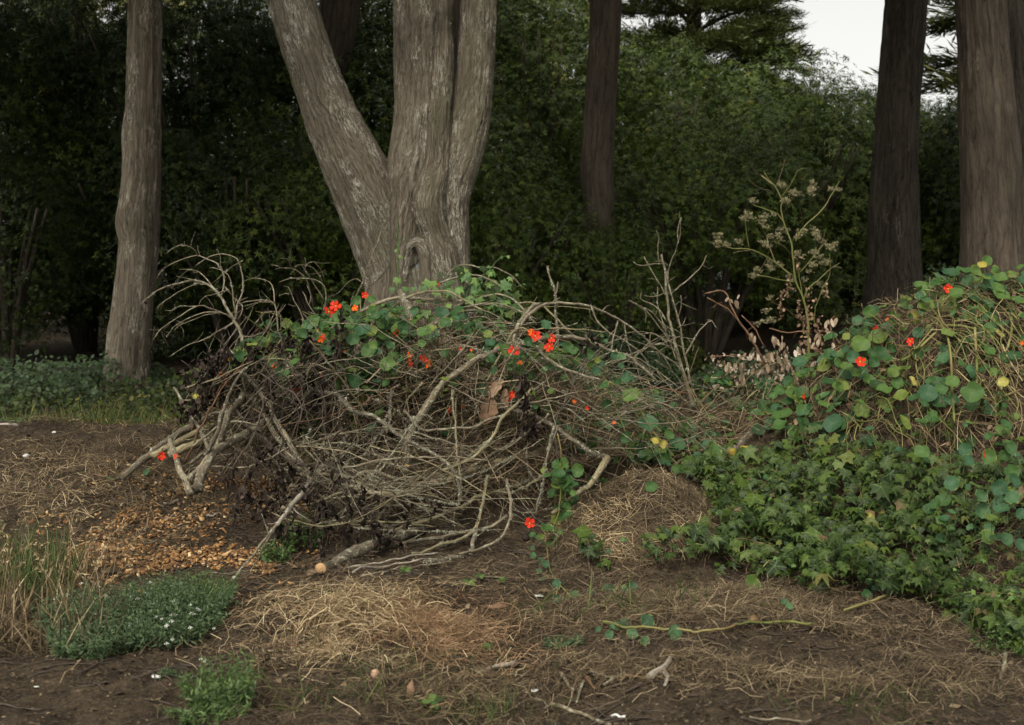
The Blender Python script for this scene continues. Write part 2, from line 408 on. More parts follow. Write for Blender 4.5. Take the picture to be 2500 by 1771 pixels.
M['cypress'] = shrub_mat('cypress', [(0, (.045, .055, .018)), (.5, (.075, .090, .03)), (1, (.12, .13, .04))], .6, .2)
M['far_tree'] = shrub_mat('far_tree', [(0, (.11, .12, .04)), (.5, (.20, .19, .075)), (1, (.32, .29, .13))], .6, .2)

def petal_mat(name, base, inner):
    b = NTB(name); sep, r = rnd_of(b)
    c = b.mix(b.ramp(sep.outputs[0], [(.05, 1.0), (.42, 0.0)]), base, inner)
    return b.out(c, .6, None, .2, (.25, base))
M['petal_red'] = petal_mat('petal_red', (.74, .035, .012), (.30, .03, .01))  # darker base is shading put into the petal colour
M['petal_orange'] = petal_mat('petal_orange', (.90, .13, .012), (.85, .30, .02))
M['throat'] = simple_rnd('throat', [(0, (.50, .22, .02)), (1, (.60, .30, .03))], .6)

# soil
b = NTB('soil')
geo = b.n('NewGeometry').outputs['Position']
n1 = b.noise(geo, 1.3, 6, .6); n2 = b.noise(geo, 9, 6, .65); n3 = b.noise(geo, 55, 5, .7); n4 = b.noise(geo, 160, 3, .7)
c = b.ramp(n2, [(.30, (.022, .0165, .010)), (.5, (.055, .041, .0255)), (.7, (.108, .081, .050))])
c = b.mix(b.ramp(n1, [(.30, .7), (.45, 0.0)]), c, (.024, .018, .013))
c = b.mix(b.ramp(n1, [(.46, 0.0), (.62, .6)]), c, (.044, .034, .024))
c = b.mix(b.ramp(n3, [(.52, 0.0), (.68, .8)]), c, (.17, .115, .072))
c = b.mix(b.ramp(n4, [(.64, 0.0), (.70, .6)]), c, (.27, .20, .13))
hh = b.math('ADD', b.math('MULTIPLY', n2, .6), b.math('ADD', b.math('MULTIPLY', n3, .35), b.math('MULTIPLY', n4, .12)))
M['soil'] = b.out(c, .95, b.bump(hh, 1.0, .07), .15)

# ------------------------------------------------------------------ ground
def axis(segs):
    out = [segs[0][0]]
    for a, bb, st0, st1 in segs:
        x = a
        while x < bb - 1e-6:
            t = (x - a) / (bb - a); x = min(bb, x + st0 + (st1 - st0) * t); out.append(x)
    return np.array(out)
gx = axis([(-160, -20, 40, 5), (-20, -4.6, 2.0, .1), (-4.6, 5.0, .036, .036), (5.0, 20, .1, 2.0), (20, 160, 5, 40)])
gy = axis([(-40, 0, 10, 1.5), (0, 3.2, 1.0, .1), (3.2, 10.5, .036, .036), (10.5, 30, .05, .8), (30, 240, 1, 40)])
GX, GY = np.meshgrid(gx, gy)
GZ = H(GX, GY)
nx, ny = len(gx), len(gy)
i, j = np.meshgrid(np.arange(nx - 1), np.arange(ny - 1))
q = np.stack([j * nx + i, j * nx + i + 1, (j + 1) * nx + i + 1, (j + 1) * nx + i], -1).reshape(-1, 4)
mb = MB(); mb.add(xyz(GX, GY, GZ).reshape(-1, 3), q)
mb.build('ground', M['soil'], org=(0, 0, 0), kind='structure', label='dark brown forest soil with clods and bark crumbs')

# ------------------------------------------------------------------ leaf templates (local x = towards the tip, z = up)
def T(V, *Fs): return (np.array(V, float), [np.array(f) for f in Fs])
LANCE = T([(0, 0, 0), (.35, .15, .03), (.35, -.15, .03), (.72, .12, .0), (.72, -.12, .0), (1, 0, -.10)], [(0, 2, 1), (3, 4, 5)], [(1, 2, 4, 3)])
LANCE2 = T([(0, 0, 0), (.4, .11, .04), (.4, -.11, .04), (1, 0, -.08)], [(0, 2, 1), (1, 2, 3)])
OVAL = T([(0, 0, 0), (.3, .30, .05), (.3, -.30, .05), (.75, .25, .02), (.75, -.25, .02), (1, 0, -.06)], [(0, 2, 1), (3, 4, 5)], [(1, 2, 4, 3)])
BLADE = T([(0, -.012, 0), (0, .012, 0), (.35, .013, .0), (.35, -.013, .0), (.7, .009, -.05), (.7, -.009, -.05), (1, 0, -.16)], [(0, 1, 2, 3), (3, 2, 4, 5)], [(5, 4, 6)])
def strand_tpl(seed, w=.0072, seg=3, bend=.19):
    r = np.random.default_rng(seed)
    k = np.linspace(0, 1, seg + 1)
    y = np.cumsum(r.normal(0, bend, seg + 1) * .45) / 2; y -= y[0]; z = np.abs(np.sin(k * np.pi * r.uniform(.6, 1.8))) * r.uniform(.03, .22)
    V = []
    for a, bb, cc in zip(k, y, z): V += [(a - .5, bb - w, cc), (a - .5, bb + w, cc + w * .6)]
    q = [(2 * i, 2 * i + 1, 2 * i + 3, 2 * i + 2) for i in range(seg)]
    return T(V, q)
STR = [strand_tpl(s) for s in range(8)]
def chip_tpl(seed):
    r = np.random.default_rng(seed); n = 5
    th = np.sort(r.uniform(0, 6.28, n)); rr = r.uniform(.35, .6, n)
    top = [(math.cos(t) * q * 1.25, math.sin(t) * q * .8, .10 + r.uniform(-.1, .12)) for t, q in zip(th, rr)]
    bot = [(a * .9, c * .9, z - .16) for a, c, z in top]
    f = [tuple(range(n))]; side = [(i, i + n, (i + 1) % n + n, (i + 1) % n) for i in range(n)]
    return T(top + bot, f, side)
CHIP = [chip_tpl(s) for s in range(6)]
FLAKE = [T([(-.6, -.3 - .1 * k % .2, 0), (.5, -.35, .1), (.65, .3, -.02), (-.45, .38, .14 - .04 * k)], [(0, 1, 2, 3)]) for k in range(6)]
def star_tpl(lobes=5, inner=.55, seed=0, droop=.22):
    r = np.random.default_rng(seed); V = [(0, 0, .05)]; n = lobes * 2
    span = math.radians(300)
    for k in range(n + 1):
        th = -span / 2 + span * k / n
        if k % 2 == 1: rad = (1.08 - .25 * abs(th) / (span / 2)) * r.uniform(.88, 1.1); z = -droop * rad + r.uniform(-.05, .05)
        else: rad = inner * r.uniform(.9, 1.08); z = .02 + r.uniform(-.03, .05)
        if k in (0, n): rad = .42
        V.append((math.cos(th) * rad, math.sin(th) * rad, z))
    return T(V, [(0, k, k + 1) for k in range(1, n + 1)] + [(0, n + 1, 1)])
STAR = [star_tpl(5, .50, 0, .12), star_tpl(5, .56, 1, .30), star_tpl(5, .52, 2, .48), star_tpl(7, .68, 5), star_tpl(5, .66, 7, .1), star_tpl(5, .60, 9, .62)]
def disk_tpl(seed, n=14, dish=.20, wave=.13):
    r = np.random.default_rng(seed); V = [(0.05, 0, -.06)]
    ph = r.uniform(0, 6.28, 3); tears = r.uniform(0, 1, n) < .07
    for rad in (.5, 1.0):
        for k in range(n):
            th = 2 * math.pi * k / n
            q = rad * (1 + (.055 * math.cos(9 * th / 2 + ph[0]) + .05 * math.cos(2 * th + ph[1]) + r.uniform(-.03, .03)) * rad)
            if rad == 1.0 and tears[k]: q *= .8
            z = dish * rad * rad - .04 + wave * rad * rad * math.cos(3 * th + ph[2]) + r.uniform(-.02, .02) * rad
            V.append((math.cos(th) * q, math.sin(th) * q, z))
    tri = [(0, 1 + k, 1 + (k + 1) % n) for k in range(n)]
    quad = [(1 + k, 1 + n + k, 1 + n + (k + 1) % n, 1 + (k + 1) % n) for k in range(n)]
    return T(V, tri, quad)
DISK = [disk_tpl(s) for s in range(6)] + [disk_tpl(31, dish=-.22, wave=.15), disk_tpl(32, dish=.34, wave=.1)]
def tpl_mesh(name, tpl, mat, smooth=True):
    mb = MB(); mb.add(tpl[0], tpl[1], np.column_stack([tpl[0][:, 0], tpl[0][:, 1], np.zeros(len(tpl[0]))]))
    return mb.mesh(name, mat, (0, 0, 0), smooth)

# ------------------------------------------------------------------ trunks
def px_path(pts, n, d0, d1=None):
    """pts rows (px, py, r_px [, extra depth]); returns xyz path and radii in metres"""
    pts = np.asarray(pts, float)
    if pts.shape[1] == 3: pts = np.column_stack([pts, np.zeros(len(pts))])
    q = smooth_path(pts, n)
    t = np.linspace(0, 1, n)
    d = d0 + ((d1 if d1 is not None else d0) - d0) * t + q[:, 3]
    return P(q[:, 0], q[:, 1], d), np.clip(q[:, 2], .3, None) * d / F
def trunk_mesh(mb, pts, rad, sides, amp=.05, flute=.06, seed=0.):
    n = len(pts); T_, N, B = pframes(pts)
    th = np.arange(sides) * 2 * np.pi / sides
    ln = np.concatenate([[0], np.cumsum(np.linalg.norm(np.diff(pts, axis=0), axis=1))])
    cs, sn = np.cos(th), np.sin(th)
    loc = np.stack([cs[None] * rad[:, None], sn[None] * rad[:, None], np.repeat(ln[:, None], sides, 1)], -1)
    big = fbm(loc * np.array([2.6, 2.6, .35]) + seed, 2) * flute
    rid = (.5 - np.abs(fbm(loc * np.array([16, 16, .9]) + seed, 3))) * amp
    r = rad[:, None] * (1 + big) + rid * .35
    V = pts[:, None] + N[:, None] * (cs[None] * r)[..., None] + B[:, None] * (sn[None] * r)[..., None]
    i = np.arange(n - 1)[:, None] * sides; j = np.arange(sides)[None]; k = (j + 1) % sides
    Q = np.stack([i + j, i + k, i + sides + k, i + sides + j], -1).reshape(-1, 4)
    mb.add(V.reshape(-1, 3), [Q, np.arange(sides)[::-1][None].copy(), (np.arange(sides) + (n - 1) * sides)[None].copy()], (loc + seed).reshape(-1, 3))

# foliage masses used for shrubs and for the unseen crowns added for shade
def whorl(n=7, seed=0):
    r = np.random.default_rng(seed); V = []; q4 = []; q3 = []
    for k in range(n):
        a = 2 * math.pi * k / n + r.uniform(-.3, .3); el = r.uniform(-.7, .35); L = r.uniform(.75, 1.1)
        R = frames(np.array([[-math.sin(el) * math.cos(a), -math.sin(el) * math.sin(a), math.cos(el)]]), np.array([[math.cos(a) * math.cos(el), math.sin(a) * math.cos(el), math.sin(el)]]))[0]
        o = len(V); V += [tuple(R @ (np.array(v) * L * [1, 1.15, 1])) for v in LANCE2[0]]
        q3 += [tuple(np.array(f) + o) for f in LANCE2[1][0]]
    return T(V, q3)
WH = [whorl(6, s) for s in range(4)]
def foliage(n, w, h, lobes, size=.13, seed=0, mat='laurel', low=.0):
    """w: half width, h: height, built from overlapping lobes of leaf whorls"""
    global rng
    keep = rng; rng = np.random.default_rng(seed)
    C = []; 
    for k in range(lobes):
        a = rng.uniform(0, 2 * np.pi); z = rng.uniform(low, 1) ** .85
        rr = math.sqrt(max(0, 1 - (z * .92) ** 2)) * rng.uniform(.35, .85)
        C.append((math.cos(a) * rr * w, math.sin(a) * rr * w, z * h * .86, rng.uniform(.30, .52) * w))
    C = np.array(C); mb = MB()
    k = rng.integers(0, lobes, n); d = rdir(n); d[:, 2] = d[:, 2] * .8 + .18; d = nrm(d)
    rad = C[k, 3] * rng.uniform(.5, 1.06, n) ** .4 * (1 + .22 * vnoise(d * 2.4 + C[k, :3]))
    pos = C[k, :3] + d * rad[:, None]
    keepm = pos[:, 2] > .05
    # drop points deep inside other lobes
    for c in C:
        keepm &= np.linalg.norm(pos - c[:3], axis=1) > c[3] * .62
    pos = pos[keepm]; d = d[keepm]; m = len(pos)
    ax = nrm(d * .8 + np.array([0, 0, .5]) + rdir(m) * .45)
    R = frames(ax, rdir(m))
    sz = size * rng.uniform(.6, 1.25, m)
    kk = rng.integers(0, len(WH), m)
    # leaf colour varies whorl by whorl, leaf by leaf through the ramp
    for v in range(len(WH)):
        s = kk == v; inst(mb, WH[v], pos[s], R[s], sz[s])
    me = mb.mesh(mat + '_foliage', M[mat]); rng = keep
    return me
FOL = {
    'low': foliage(19000, 2.5, 4.0, 15, .085, 1),
    'low2': foliage(19000, 2.6, 4.2, 15, .085, 2, 'laurel_light'),
    'tall': foliage(25000, 2.9, 8.6, 28, .105, 3),
    'tall2': foliage(25000, 3.0, 8.6, 28, .105, 4, 'laurel_light'),
}
def rotz(a, s=1.0): 
    c, q = math.cos(a), math.sin(a); return [[c, -q, 0], [q, c, 0], [0, 0, 1.0]]

def stems(mb, base, w, h, n, seed):
    r = np.random.default_rng(seed)
    for k in range(n):
        a = r.uniform(0, 6.28); q = r.uniform(.3, .9)
        if k % 2: a = r.uniform(3.6, 5.8); q = r.uniform(.9, 1.2)
        p = np.array([base, base + (math.cos(a) * w * q * .35, math.sin(a) * w * q * .35, h * .4), base + (math.cos(a) * w * q * .8, math.sin(a) * w * q * .8, h * .8)])
        p[0] += np.array([math.cos(a), math.sin(a), 0]) * .15; p[0][2] -= .1
        tube(mb, smooth_path(p, 9), np.linspace(.07, .02, 9), 6, .1, k + seed)

SHRUBS = [  # px, depth, kind, scale, label
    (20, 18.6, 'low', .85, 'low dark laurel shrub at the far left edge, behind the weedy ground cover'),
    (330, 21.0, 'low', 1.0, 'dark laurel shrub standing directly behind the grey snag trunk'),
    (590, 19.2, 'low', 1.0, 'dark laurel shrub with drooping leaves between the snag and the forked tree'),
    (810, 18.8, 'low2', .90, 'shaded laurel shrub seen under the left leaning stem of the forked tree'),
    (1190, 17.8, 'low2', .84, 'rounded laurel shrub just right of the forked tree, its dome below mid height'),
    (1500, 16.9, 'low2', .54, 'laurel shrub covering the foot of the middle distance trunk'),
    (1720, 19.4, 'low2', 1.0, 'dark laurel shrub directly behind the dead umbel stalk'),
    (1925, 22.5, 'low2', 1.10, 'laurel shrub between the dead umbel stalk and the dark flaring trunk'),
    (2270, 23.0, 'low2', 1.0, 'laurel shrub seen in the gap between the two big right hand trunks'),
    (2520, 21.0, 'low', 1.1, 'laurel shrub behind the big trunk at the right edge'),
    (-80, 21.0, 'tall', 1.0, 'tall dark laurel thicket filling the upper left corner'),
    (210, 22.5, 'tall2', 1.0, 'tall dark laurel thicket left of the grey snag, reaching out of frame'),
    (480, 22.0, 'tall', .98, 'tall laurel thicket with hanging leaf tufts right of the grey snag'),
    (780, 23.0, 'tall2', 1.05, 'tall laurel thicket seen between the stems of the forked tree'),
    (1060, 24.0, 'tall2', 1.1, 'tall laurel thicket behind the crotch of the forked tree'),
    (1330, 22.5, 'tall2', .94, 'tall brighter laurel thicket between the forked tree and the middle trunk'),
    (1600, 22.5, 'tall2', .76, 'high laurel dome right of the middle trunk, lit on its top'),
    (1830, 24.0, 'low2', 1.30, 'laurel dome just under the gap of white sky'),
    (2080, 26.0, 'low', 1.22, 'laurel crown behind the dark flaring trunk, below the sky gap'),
]
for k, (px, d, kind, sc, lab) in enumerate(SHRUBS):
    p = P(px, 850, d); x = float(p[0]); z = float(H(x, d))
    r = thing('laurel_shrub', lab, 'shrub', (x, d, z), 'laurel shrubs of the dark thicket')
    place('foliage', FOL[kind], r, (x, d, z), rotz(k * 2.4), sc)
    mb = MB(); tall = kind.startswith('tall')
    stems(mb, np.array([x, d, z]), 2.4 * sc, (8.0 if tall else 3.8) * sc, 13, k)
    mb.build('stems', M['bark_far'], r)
# a farther rank closing the gaps
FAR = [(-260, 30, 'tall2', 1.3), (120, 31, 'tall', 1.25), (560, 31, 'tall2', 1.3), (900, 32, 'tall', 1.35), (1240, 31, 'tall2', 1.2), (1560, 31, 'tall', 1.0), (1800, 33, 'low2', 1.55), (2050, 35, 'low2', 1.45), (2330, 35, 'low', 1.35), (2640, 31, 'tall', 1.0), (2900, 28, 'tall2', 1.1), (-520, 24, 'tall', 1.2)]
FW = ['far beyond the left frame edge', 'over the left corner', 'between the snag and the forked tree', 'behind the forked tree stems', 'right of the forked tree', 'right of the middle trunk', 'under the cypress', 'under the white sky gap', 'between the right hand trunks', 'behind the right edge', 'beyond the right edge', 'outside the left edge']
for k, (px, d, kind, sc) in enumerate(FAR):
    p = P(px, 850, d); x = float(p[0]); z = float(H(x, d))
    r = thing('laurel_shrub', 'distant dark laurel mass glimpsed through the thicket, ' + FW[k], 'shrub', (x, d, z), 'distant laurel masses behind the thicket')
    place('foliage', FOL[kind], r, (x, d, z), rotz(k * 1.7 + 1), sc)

# ---- unseen crowns, added above the picture to shade the thicket
SHADE_CROWN = foliage(9000, 3.6, 3.4, 22, .22, 9, 'laurel')
def crown(root, x, y, z, sc, a): 
    place('crown', SHADE_CROWN, root, (x, y, z), rotz(a), sc)

# ---- main forked tree, stems fused by a voxel union
DT = 10.2
STEMS = [
    [(560, -620, 40, .2), (600, -400, 46, .15), (650, -200, 50, .1), (710, 0, 55, .05), (742, 110, 56, 0), (786, 234, 59, 0), (862, 400, 76, -.02), (925, 540, 82, 0), (975, 680, 84, 0), (985, 800, 88, 0), (975, 900, 105, 0), (950, 1000, 120, 0), (930, 1130, 150, 0)],
    [(1000, -900, 30, 0), (1006, -500, 44, 0), (1012, -200, 52, 0), (1022, 0, 58, 0), (1021, 150, 56, 0), (1019, 280, 53, -.02), (1006, 400, 58, -.05), (992, 480, 58, -.05), (978, 580, 62, -.08), (968, 700, 66, -.08), (960, 800, 82, -.05), (950, 960, 105, 0), (950, 1130, 140, 0)],
    [(1090, -500, 18, .06), (1075, -200, 30, .05), (1068, -60, 40, .0), (1066, 0, 42, -.02), (1066, 60, 36, .0), (1068, 150, 36, -.02), (1066, 300, 32, -.10), (1062, 400, 33, -.14), (1048, 470, 38, -.18), (1044, 510, 41, -.2), (1060, 570, 38, -.16), (1078, 640, 44, -.14), (1085, 720, 50, -.12), (1090, 820, 66, -.08), (1090, 960, 90, 0), (1095, 1130, 120, 0)],
    [(1190, -600, 32, .2), (1178, -300, 38, .15), (1168, 0, 42, .1), (1164, 120, 43, .08), (1156, 234, 45, .06), (1136, 340, 49, .04), (1112, 420, 50, .0), (1098, 500, 42, -.02), (1098, 600, 46, -.02), (1102, 680, 48, 0), (1106, 800, 66, 0), (1110, 960, 85, 0), (1125, 1130, 120, 0)],
    [(1112, 560, 14, -.02), (1122, 620, 24, -.02), (1116, 700, 28, 0), (1114, 800, 40, 0)],
    [(984, 760, 13, -.26), (986, 690, 13, -.27), (990, 630, 13, -.27), (1004, 596, 13, -.27), (1028, 600, 13, -.27), (1040, 640, 14, -.25), (1042, 700, 14, -.25), (1046, 770, 14, -.25)],
    [(990, 545, 6, -.20), (1000, 590, 11, -.25), (1012, 606, 11, -.26)],
]
mb = MB(); samples = []
for k, st in enumerate(STEMS):
    st = np.array(st, float); n = 150 if k < 4 else 40
    pts, rad = px_path(st[::-1], n, DT)
    tube(mb, pts, rad, 24, .0)
    T_, N_, B_ = pframes(pts); ln = np.concatenate([[0], np.cumsum(np.linalg.norm(np.diff(pts, axis=0), axis=1))])
    samples.append((pts, rad, N_, B_, ln))
tmp = bpy.data.objects.new('tmp', mb.mesh('tmp', M['bark_main'])); COL.objects.link(tmp)
md = tmp.modifiers.new('r', 'REMESH'); md.mode = 'VOXEL'; md.voxel_size = .0165; md.use_smooth_shade = True
ms = tmp.modifiers.new('s', 'SMOOTH'); ms.iterations = 3; ms.factor = .5
dg = bpy.context.evaluated_depsgraph_get(); ev = tmp.evaluated_get(dg)
me = bpy.data.meshes.new_from_object(ev)
nv = len(me.vertices); V = np.empty(nv * 3, np.float32); me.vertices.foreach_get('co', V); V = V.reshape(-1, 3).astype(float)
Nn = np.empty(nv * 3, np.float32); me.vertices.foreach_get('normal', Nn); Nn = Nn.reshape(-1, 3)
SP = np.concatenate([s[0] for s in samples]); SR = np.concatenate([s[1] for s in samples])
SN = np.concatenate([s[2] for s in samples]); SB = np.concatenate([s[3] for s in samples]); SL = np.concatenate([s[4] + 7 * i for i, s in enumerate(samples)])
best = np.zeros(nv, int)
for a in range(0, nv, 8000):
    d = np.linalg.norm(V[a:a + 8000, None] - SP[None], axis=2) / SR[None]
    best[a:a + 8000] = d.argmin(1)
dv = V - SP[best]
ST_ = np.cross(SN, SB); ST_ *= np.sign((ST_ * np.concatenate([np.gradient(s_[0], axis=0) for s_ in samples])).sum(1))[:, None]
fib = np.stack([(dv * SN[best]).sum(1), (dv * SB[best]).sum(1), SL[best] + (dv * ST_[best]).sum(1)], -1)
rid = (.5 - np.abs(fbm(fib * np.array([26, 26, 2.2]), 3)))
for (kx, ky, kr) in [(1048, 505, .07), (1075, 30, .11), (990, 280, .06), (1060, 130, .05), (1008, 470, .06), (1066, 200, .045)]:
    c_ = P(kx, ky, DT - .25); dk = np.linalg.norm((V - c_) * [1, .7, 1], axis=1); V = V + Nn * (kr * .45 * np.exp(-(dk / kr) ** 2) - kr * .25 * np.exp(-(dk / (kr * .35)) ** 2))[:, None]
lump = fbm(fib * np.array([4, 4, 2.2]), 3)
V = V + Nn * (rid * .026 + lump * .014)[:, None]
me.vertices.foreach_set('co', V.astype(np.float32).ravel())
at = me.attributes.new('co', 'FLOAT_VECTOR', 'POINT'); at.data.foreach_set('vector', fib.astype(np.float32).ravel())
if not me.materials: me.materials.append(M['bark_main'])
me.materials[0] = M['bark_main']
me.polygons.foreach_set('use_smooth', np.ones(len(me.polygons), bool)); me.update()
bpy.data.objects.remove(tmp)
base = P(1030, 860, DT); base[2] = float(H(base[0], DT))
tree = thing('forked_tree', 'big pale barked tree forking into several thick stems, behind the brush pile', 'tree', base)
o = bpy.data.objects.new('trunk', me); COL.objects.link(o); o.parent = tree; o.location = -Vector(base); WL[o.name] = np.zeros(3)
mb = MB()   # weathered grey wood inside the hollow
pp = np.array([(1014, 770, 15, -.16), (1015, 700, 17, -.17), (1016, 650, 15, -.17), (1016, 615, 10, -.17)])
pts, rad = px_path(pp, 26, DT); trunk_mesh(mb, pts, rad, 30, .10, .12, 3.)
mb.build('hollow_wood', M['deadwood'], tree)
crown(tree, base[0] - 2.6, 11, 6.6, 1.0, 0); crown(tree, base[0] - 4.8, 8.6, 6.8, 1.05, 1); crown(tree, base[0] + .4, 11.5, 7.6, 1.15, 2); crown(tree, base[0] + 2.8, 11.2, 7.0, .95, 4)  # unseen crown masses added to block the sky, spread out towards the left

def simple_tree(name, label, rows, d, mat, sides, n, cr=(), seed=0., amp=.05, flute=.06, group=None):
    rows = np.array(rows, float)[::-1]
    pts, rad = px_path(rows, n, d)
    bp = pts[0].copy(); bp[2] = float(H(bp[0], bp[1]))
    t = thing(name, label, 'tree', bp, group)
    mb = MB(); trunk_mesh(mb, pts, rad, sides, amp, flute, seed); mb.build('trunk', M[mat], t)
    for k, (dx, dy, z, s) in enumerate(cr): crown(t, bp[0] + dx, bp[1] + dy, z, s, k * 1.9 + seed)
    return t
simple_tree('dead_snag', 'straight weathered grey trunk standing alone at the left', [(358, -500, 30), (355, -200, 35), (354, 0, 37), (353, 120, 38), (350, 250, 39), (346, 330, 43), (346, 400, 42), (342, 480, 44), (336, 545, 48), (338, 600, 44), (330, 680, 44), (322, 760, 45), (316, 830, 48), (312, 885, 49), (308, 985, 62)], 15.2, 'bark_snag', 60, 150, seed=1., amp=.10, flute=.10)
simple_tree('leaning_tree', 'dark ridged trunk seen between the left and centre stems of the forked tree', [(880, -600, 40), (862, -200, 45), (833, 0, 48), (822, 90, 45), (806, 170, 38), (790, 240, 28), (762, 320, 24), (742, 400, 24), (728, 500, 26), (716, 620, 28), (700, 760, 32), (694, 880, 36), (692, 930, 40)], 20.8, 'bark_far', 56, 120, [(0, -4, 9, 1.1), (-2.2, -6, 7.6, 1.2), (-5.2, -6, 7.2, 1.2), (-5, -1, 10, 1.5)], 2., .09)  # its unseen crowns reach left, added to darken the left side
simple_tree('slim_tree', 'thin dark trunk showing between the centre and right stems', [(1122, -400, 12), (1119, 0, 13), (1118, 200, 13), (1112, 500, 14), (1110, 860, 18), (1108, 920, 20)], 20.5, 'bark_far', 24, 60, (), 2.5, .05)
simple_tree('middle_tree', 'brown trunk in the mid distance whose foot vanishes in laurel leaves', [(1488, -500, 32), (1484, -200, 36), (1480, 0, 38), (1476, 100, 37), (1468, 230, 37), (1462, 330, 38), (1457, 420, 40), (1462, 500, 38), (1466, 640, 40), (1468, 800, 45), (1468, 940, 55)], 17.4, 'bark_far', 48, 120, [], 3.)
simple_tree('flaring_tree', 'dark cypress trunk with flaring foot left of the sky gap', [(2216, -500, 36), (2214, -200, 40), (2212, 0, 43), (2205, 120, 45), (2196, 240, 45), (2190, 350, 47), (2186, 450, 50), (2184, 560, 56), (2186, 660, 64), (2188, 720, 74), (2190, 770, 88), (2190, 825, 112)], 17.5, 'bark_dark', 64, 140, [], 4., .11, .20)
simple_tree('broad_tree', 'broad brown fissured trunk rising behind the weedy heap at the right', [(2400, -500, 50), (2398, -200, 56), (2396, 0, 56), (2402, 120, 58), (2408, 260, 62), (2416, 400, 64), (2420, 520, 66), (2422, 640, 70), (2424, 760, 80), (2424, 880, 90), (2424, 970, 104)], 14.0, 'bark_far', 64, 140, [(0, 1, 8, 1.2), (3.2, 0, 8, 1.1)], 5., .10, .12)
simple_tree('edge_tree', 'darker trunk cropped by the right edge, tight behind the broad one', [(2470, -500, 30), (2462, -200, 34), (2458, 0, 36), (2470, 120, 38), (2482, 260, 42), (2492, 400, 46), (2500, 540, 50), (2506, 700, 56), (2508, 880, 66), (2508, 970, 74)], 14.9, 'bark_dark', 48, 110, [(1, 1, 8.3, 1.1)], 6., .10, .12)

# ---- cypresses with tiered sprays against the sky
SPRAY = T([(0, 0, 0), (.5, .07, .05), (.5, -.07, .05), (1, 0, .14)], [(0, 2, 1), (1, 2, 3)])
def cypress_mesh(mat, seed, h0, h1, rmax, nb, dens=26):
    r = np.random.default_rng(seed); mbF, mbW = MB(), MB()
    tube(mbW, np.array([[0, 0, 0], [.1, 0, h1 * .5], [0, .1, h1]]), [.35, .2, .04], 10)
    for k in range(nb):
        z = h0 + (h1 - h0) * (k + r.uniform(0, 1)) / nb; f = 1 - (z - h0) / (h1 - h0) * .85
        a = r.uniform(0, 6.28); L = rmax * f * r.uniform(.65, 1.1)
        e = np.array([math.cos(a) * L, math.sin(a) * L, z + L * r.uniform(-.22, .16)])
        p = smooth_path(np.array([[0, 0, z], [e[0] * .5, e[1] * .5, z + .06 * L], e]), 12)
        tube(mbW, p, np.linspace(.07, .015, 12), 5)
        n = int(dens * L); t = r.uniform(.12, 1.0, n) ** .8
        idx = np.clip((t * 11).astype(int), 0, 11)
        side = np.array([-math.sin(a), math.cos(a), 0])
        c = p[idx] + side * (r.normal(0, .20 * L, n) * (1.15 - t))[:, None] * 1.2 + np.array([0, 0, 1]) * r.uniform(-.02, .12, n)[:, None]
        m = 13
        pos = (c[:, None] + r.normal(0, 1, (n, m, 3)) * np.array([.15, .15, .05])).reshape(-1, 3)
        hd = nrm(np.array([math.cos(a), math.sin(a), .35]) + side * r.normal(0, .6, n * m)[:, None] + r.normal(0, .35, (n * m, 3)))
        R = frames(nrm(np.array([0, 0, 1]) + r.normal(0, .4, (n * m, 3))), hd)
        inst(mbF, SPRAY, pos, R, r.uniform(.16, .36, n * m), r.random(n * m))
    return mbF.mesh('cypress_foliage', M[mat]), mbW.mesh('cypress_wood', M['bark_dark'])
CYF, CYW = cypress_mesh('cypress', 21, 1.5, 16.0, 4.9, 120, 30)
def cypress(px, d, sc, a, label, dz=0):
    x = float(P(px, 800, d)[0]); z = float(H(x, d)) + dz
    t = thing('cypress_tree', label, 'tree', (x, d, z), 'cypresses against the sky')
    place('foliage', CYF, t, (x, d, z), rotz(a), sc); place('trunk', CYW, t, (x, d, z), rotz(a), sc)
    return t
cypress(1680, 36, 1.2, .6, 'green cypress with tiered flat sprays, left of the white sky gap')
cypress(2690, 29, 1.5, 2.9, 'dark cypress whose ragged boughs cross the sky between the right hand trunks')
cypress(1850, 43, .86, 4.1, 'second cypress with drooping tiered sprays, right behind the first one')
cypress(1960, 70, .62, 1.3, 'small pale distant conifer poking up in the bottom of the sky gap')
M_FT = foliage(5000, 3.6, 5.5, 20, .32, 12, 'far_tree')
for px, d, zz, sc, lab in [(230, 44, 9.6, 1.3, 'sunlit yellow green tree glimpsed over the thicket at the top left'), (1330, 42, 7.0, 1.0, 'bright yellow green tree glimpsed over the thicket right of the forked tree'), (2320, 38, .2, .7, 'lighter green bush in the gap between the right hand trunks')]:
    x = float(P(px, 800, d)[0]); z = float(H(x, d))
    t = thing('distant_tree', lab, 'tree', (x, d, z))
    place('crown', M_FT, t, (x, d, z + zz), rotz(px), sc)
    mb = MB(); tube(mb, np.array([[x, d, z - .2], [x, d, z + zz + 1.0]]), [.3, .16], 8); mb.build('trunk', M['bark_far'], t)
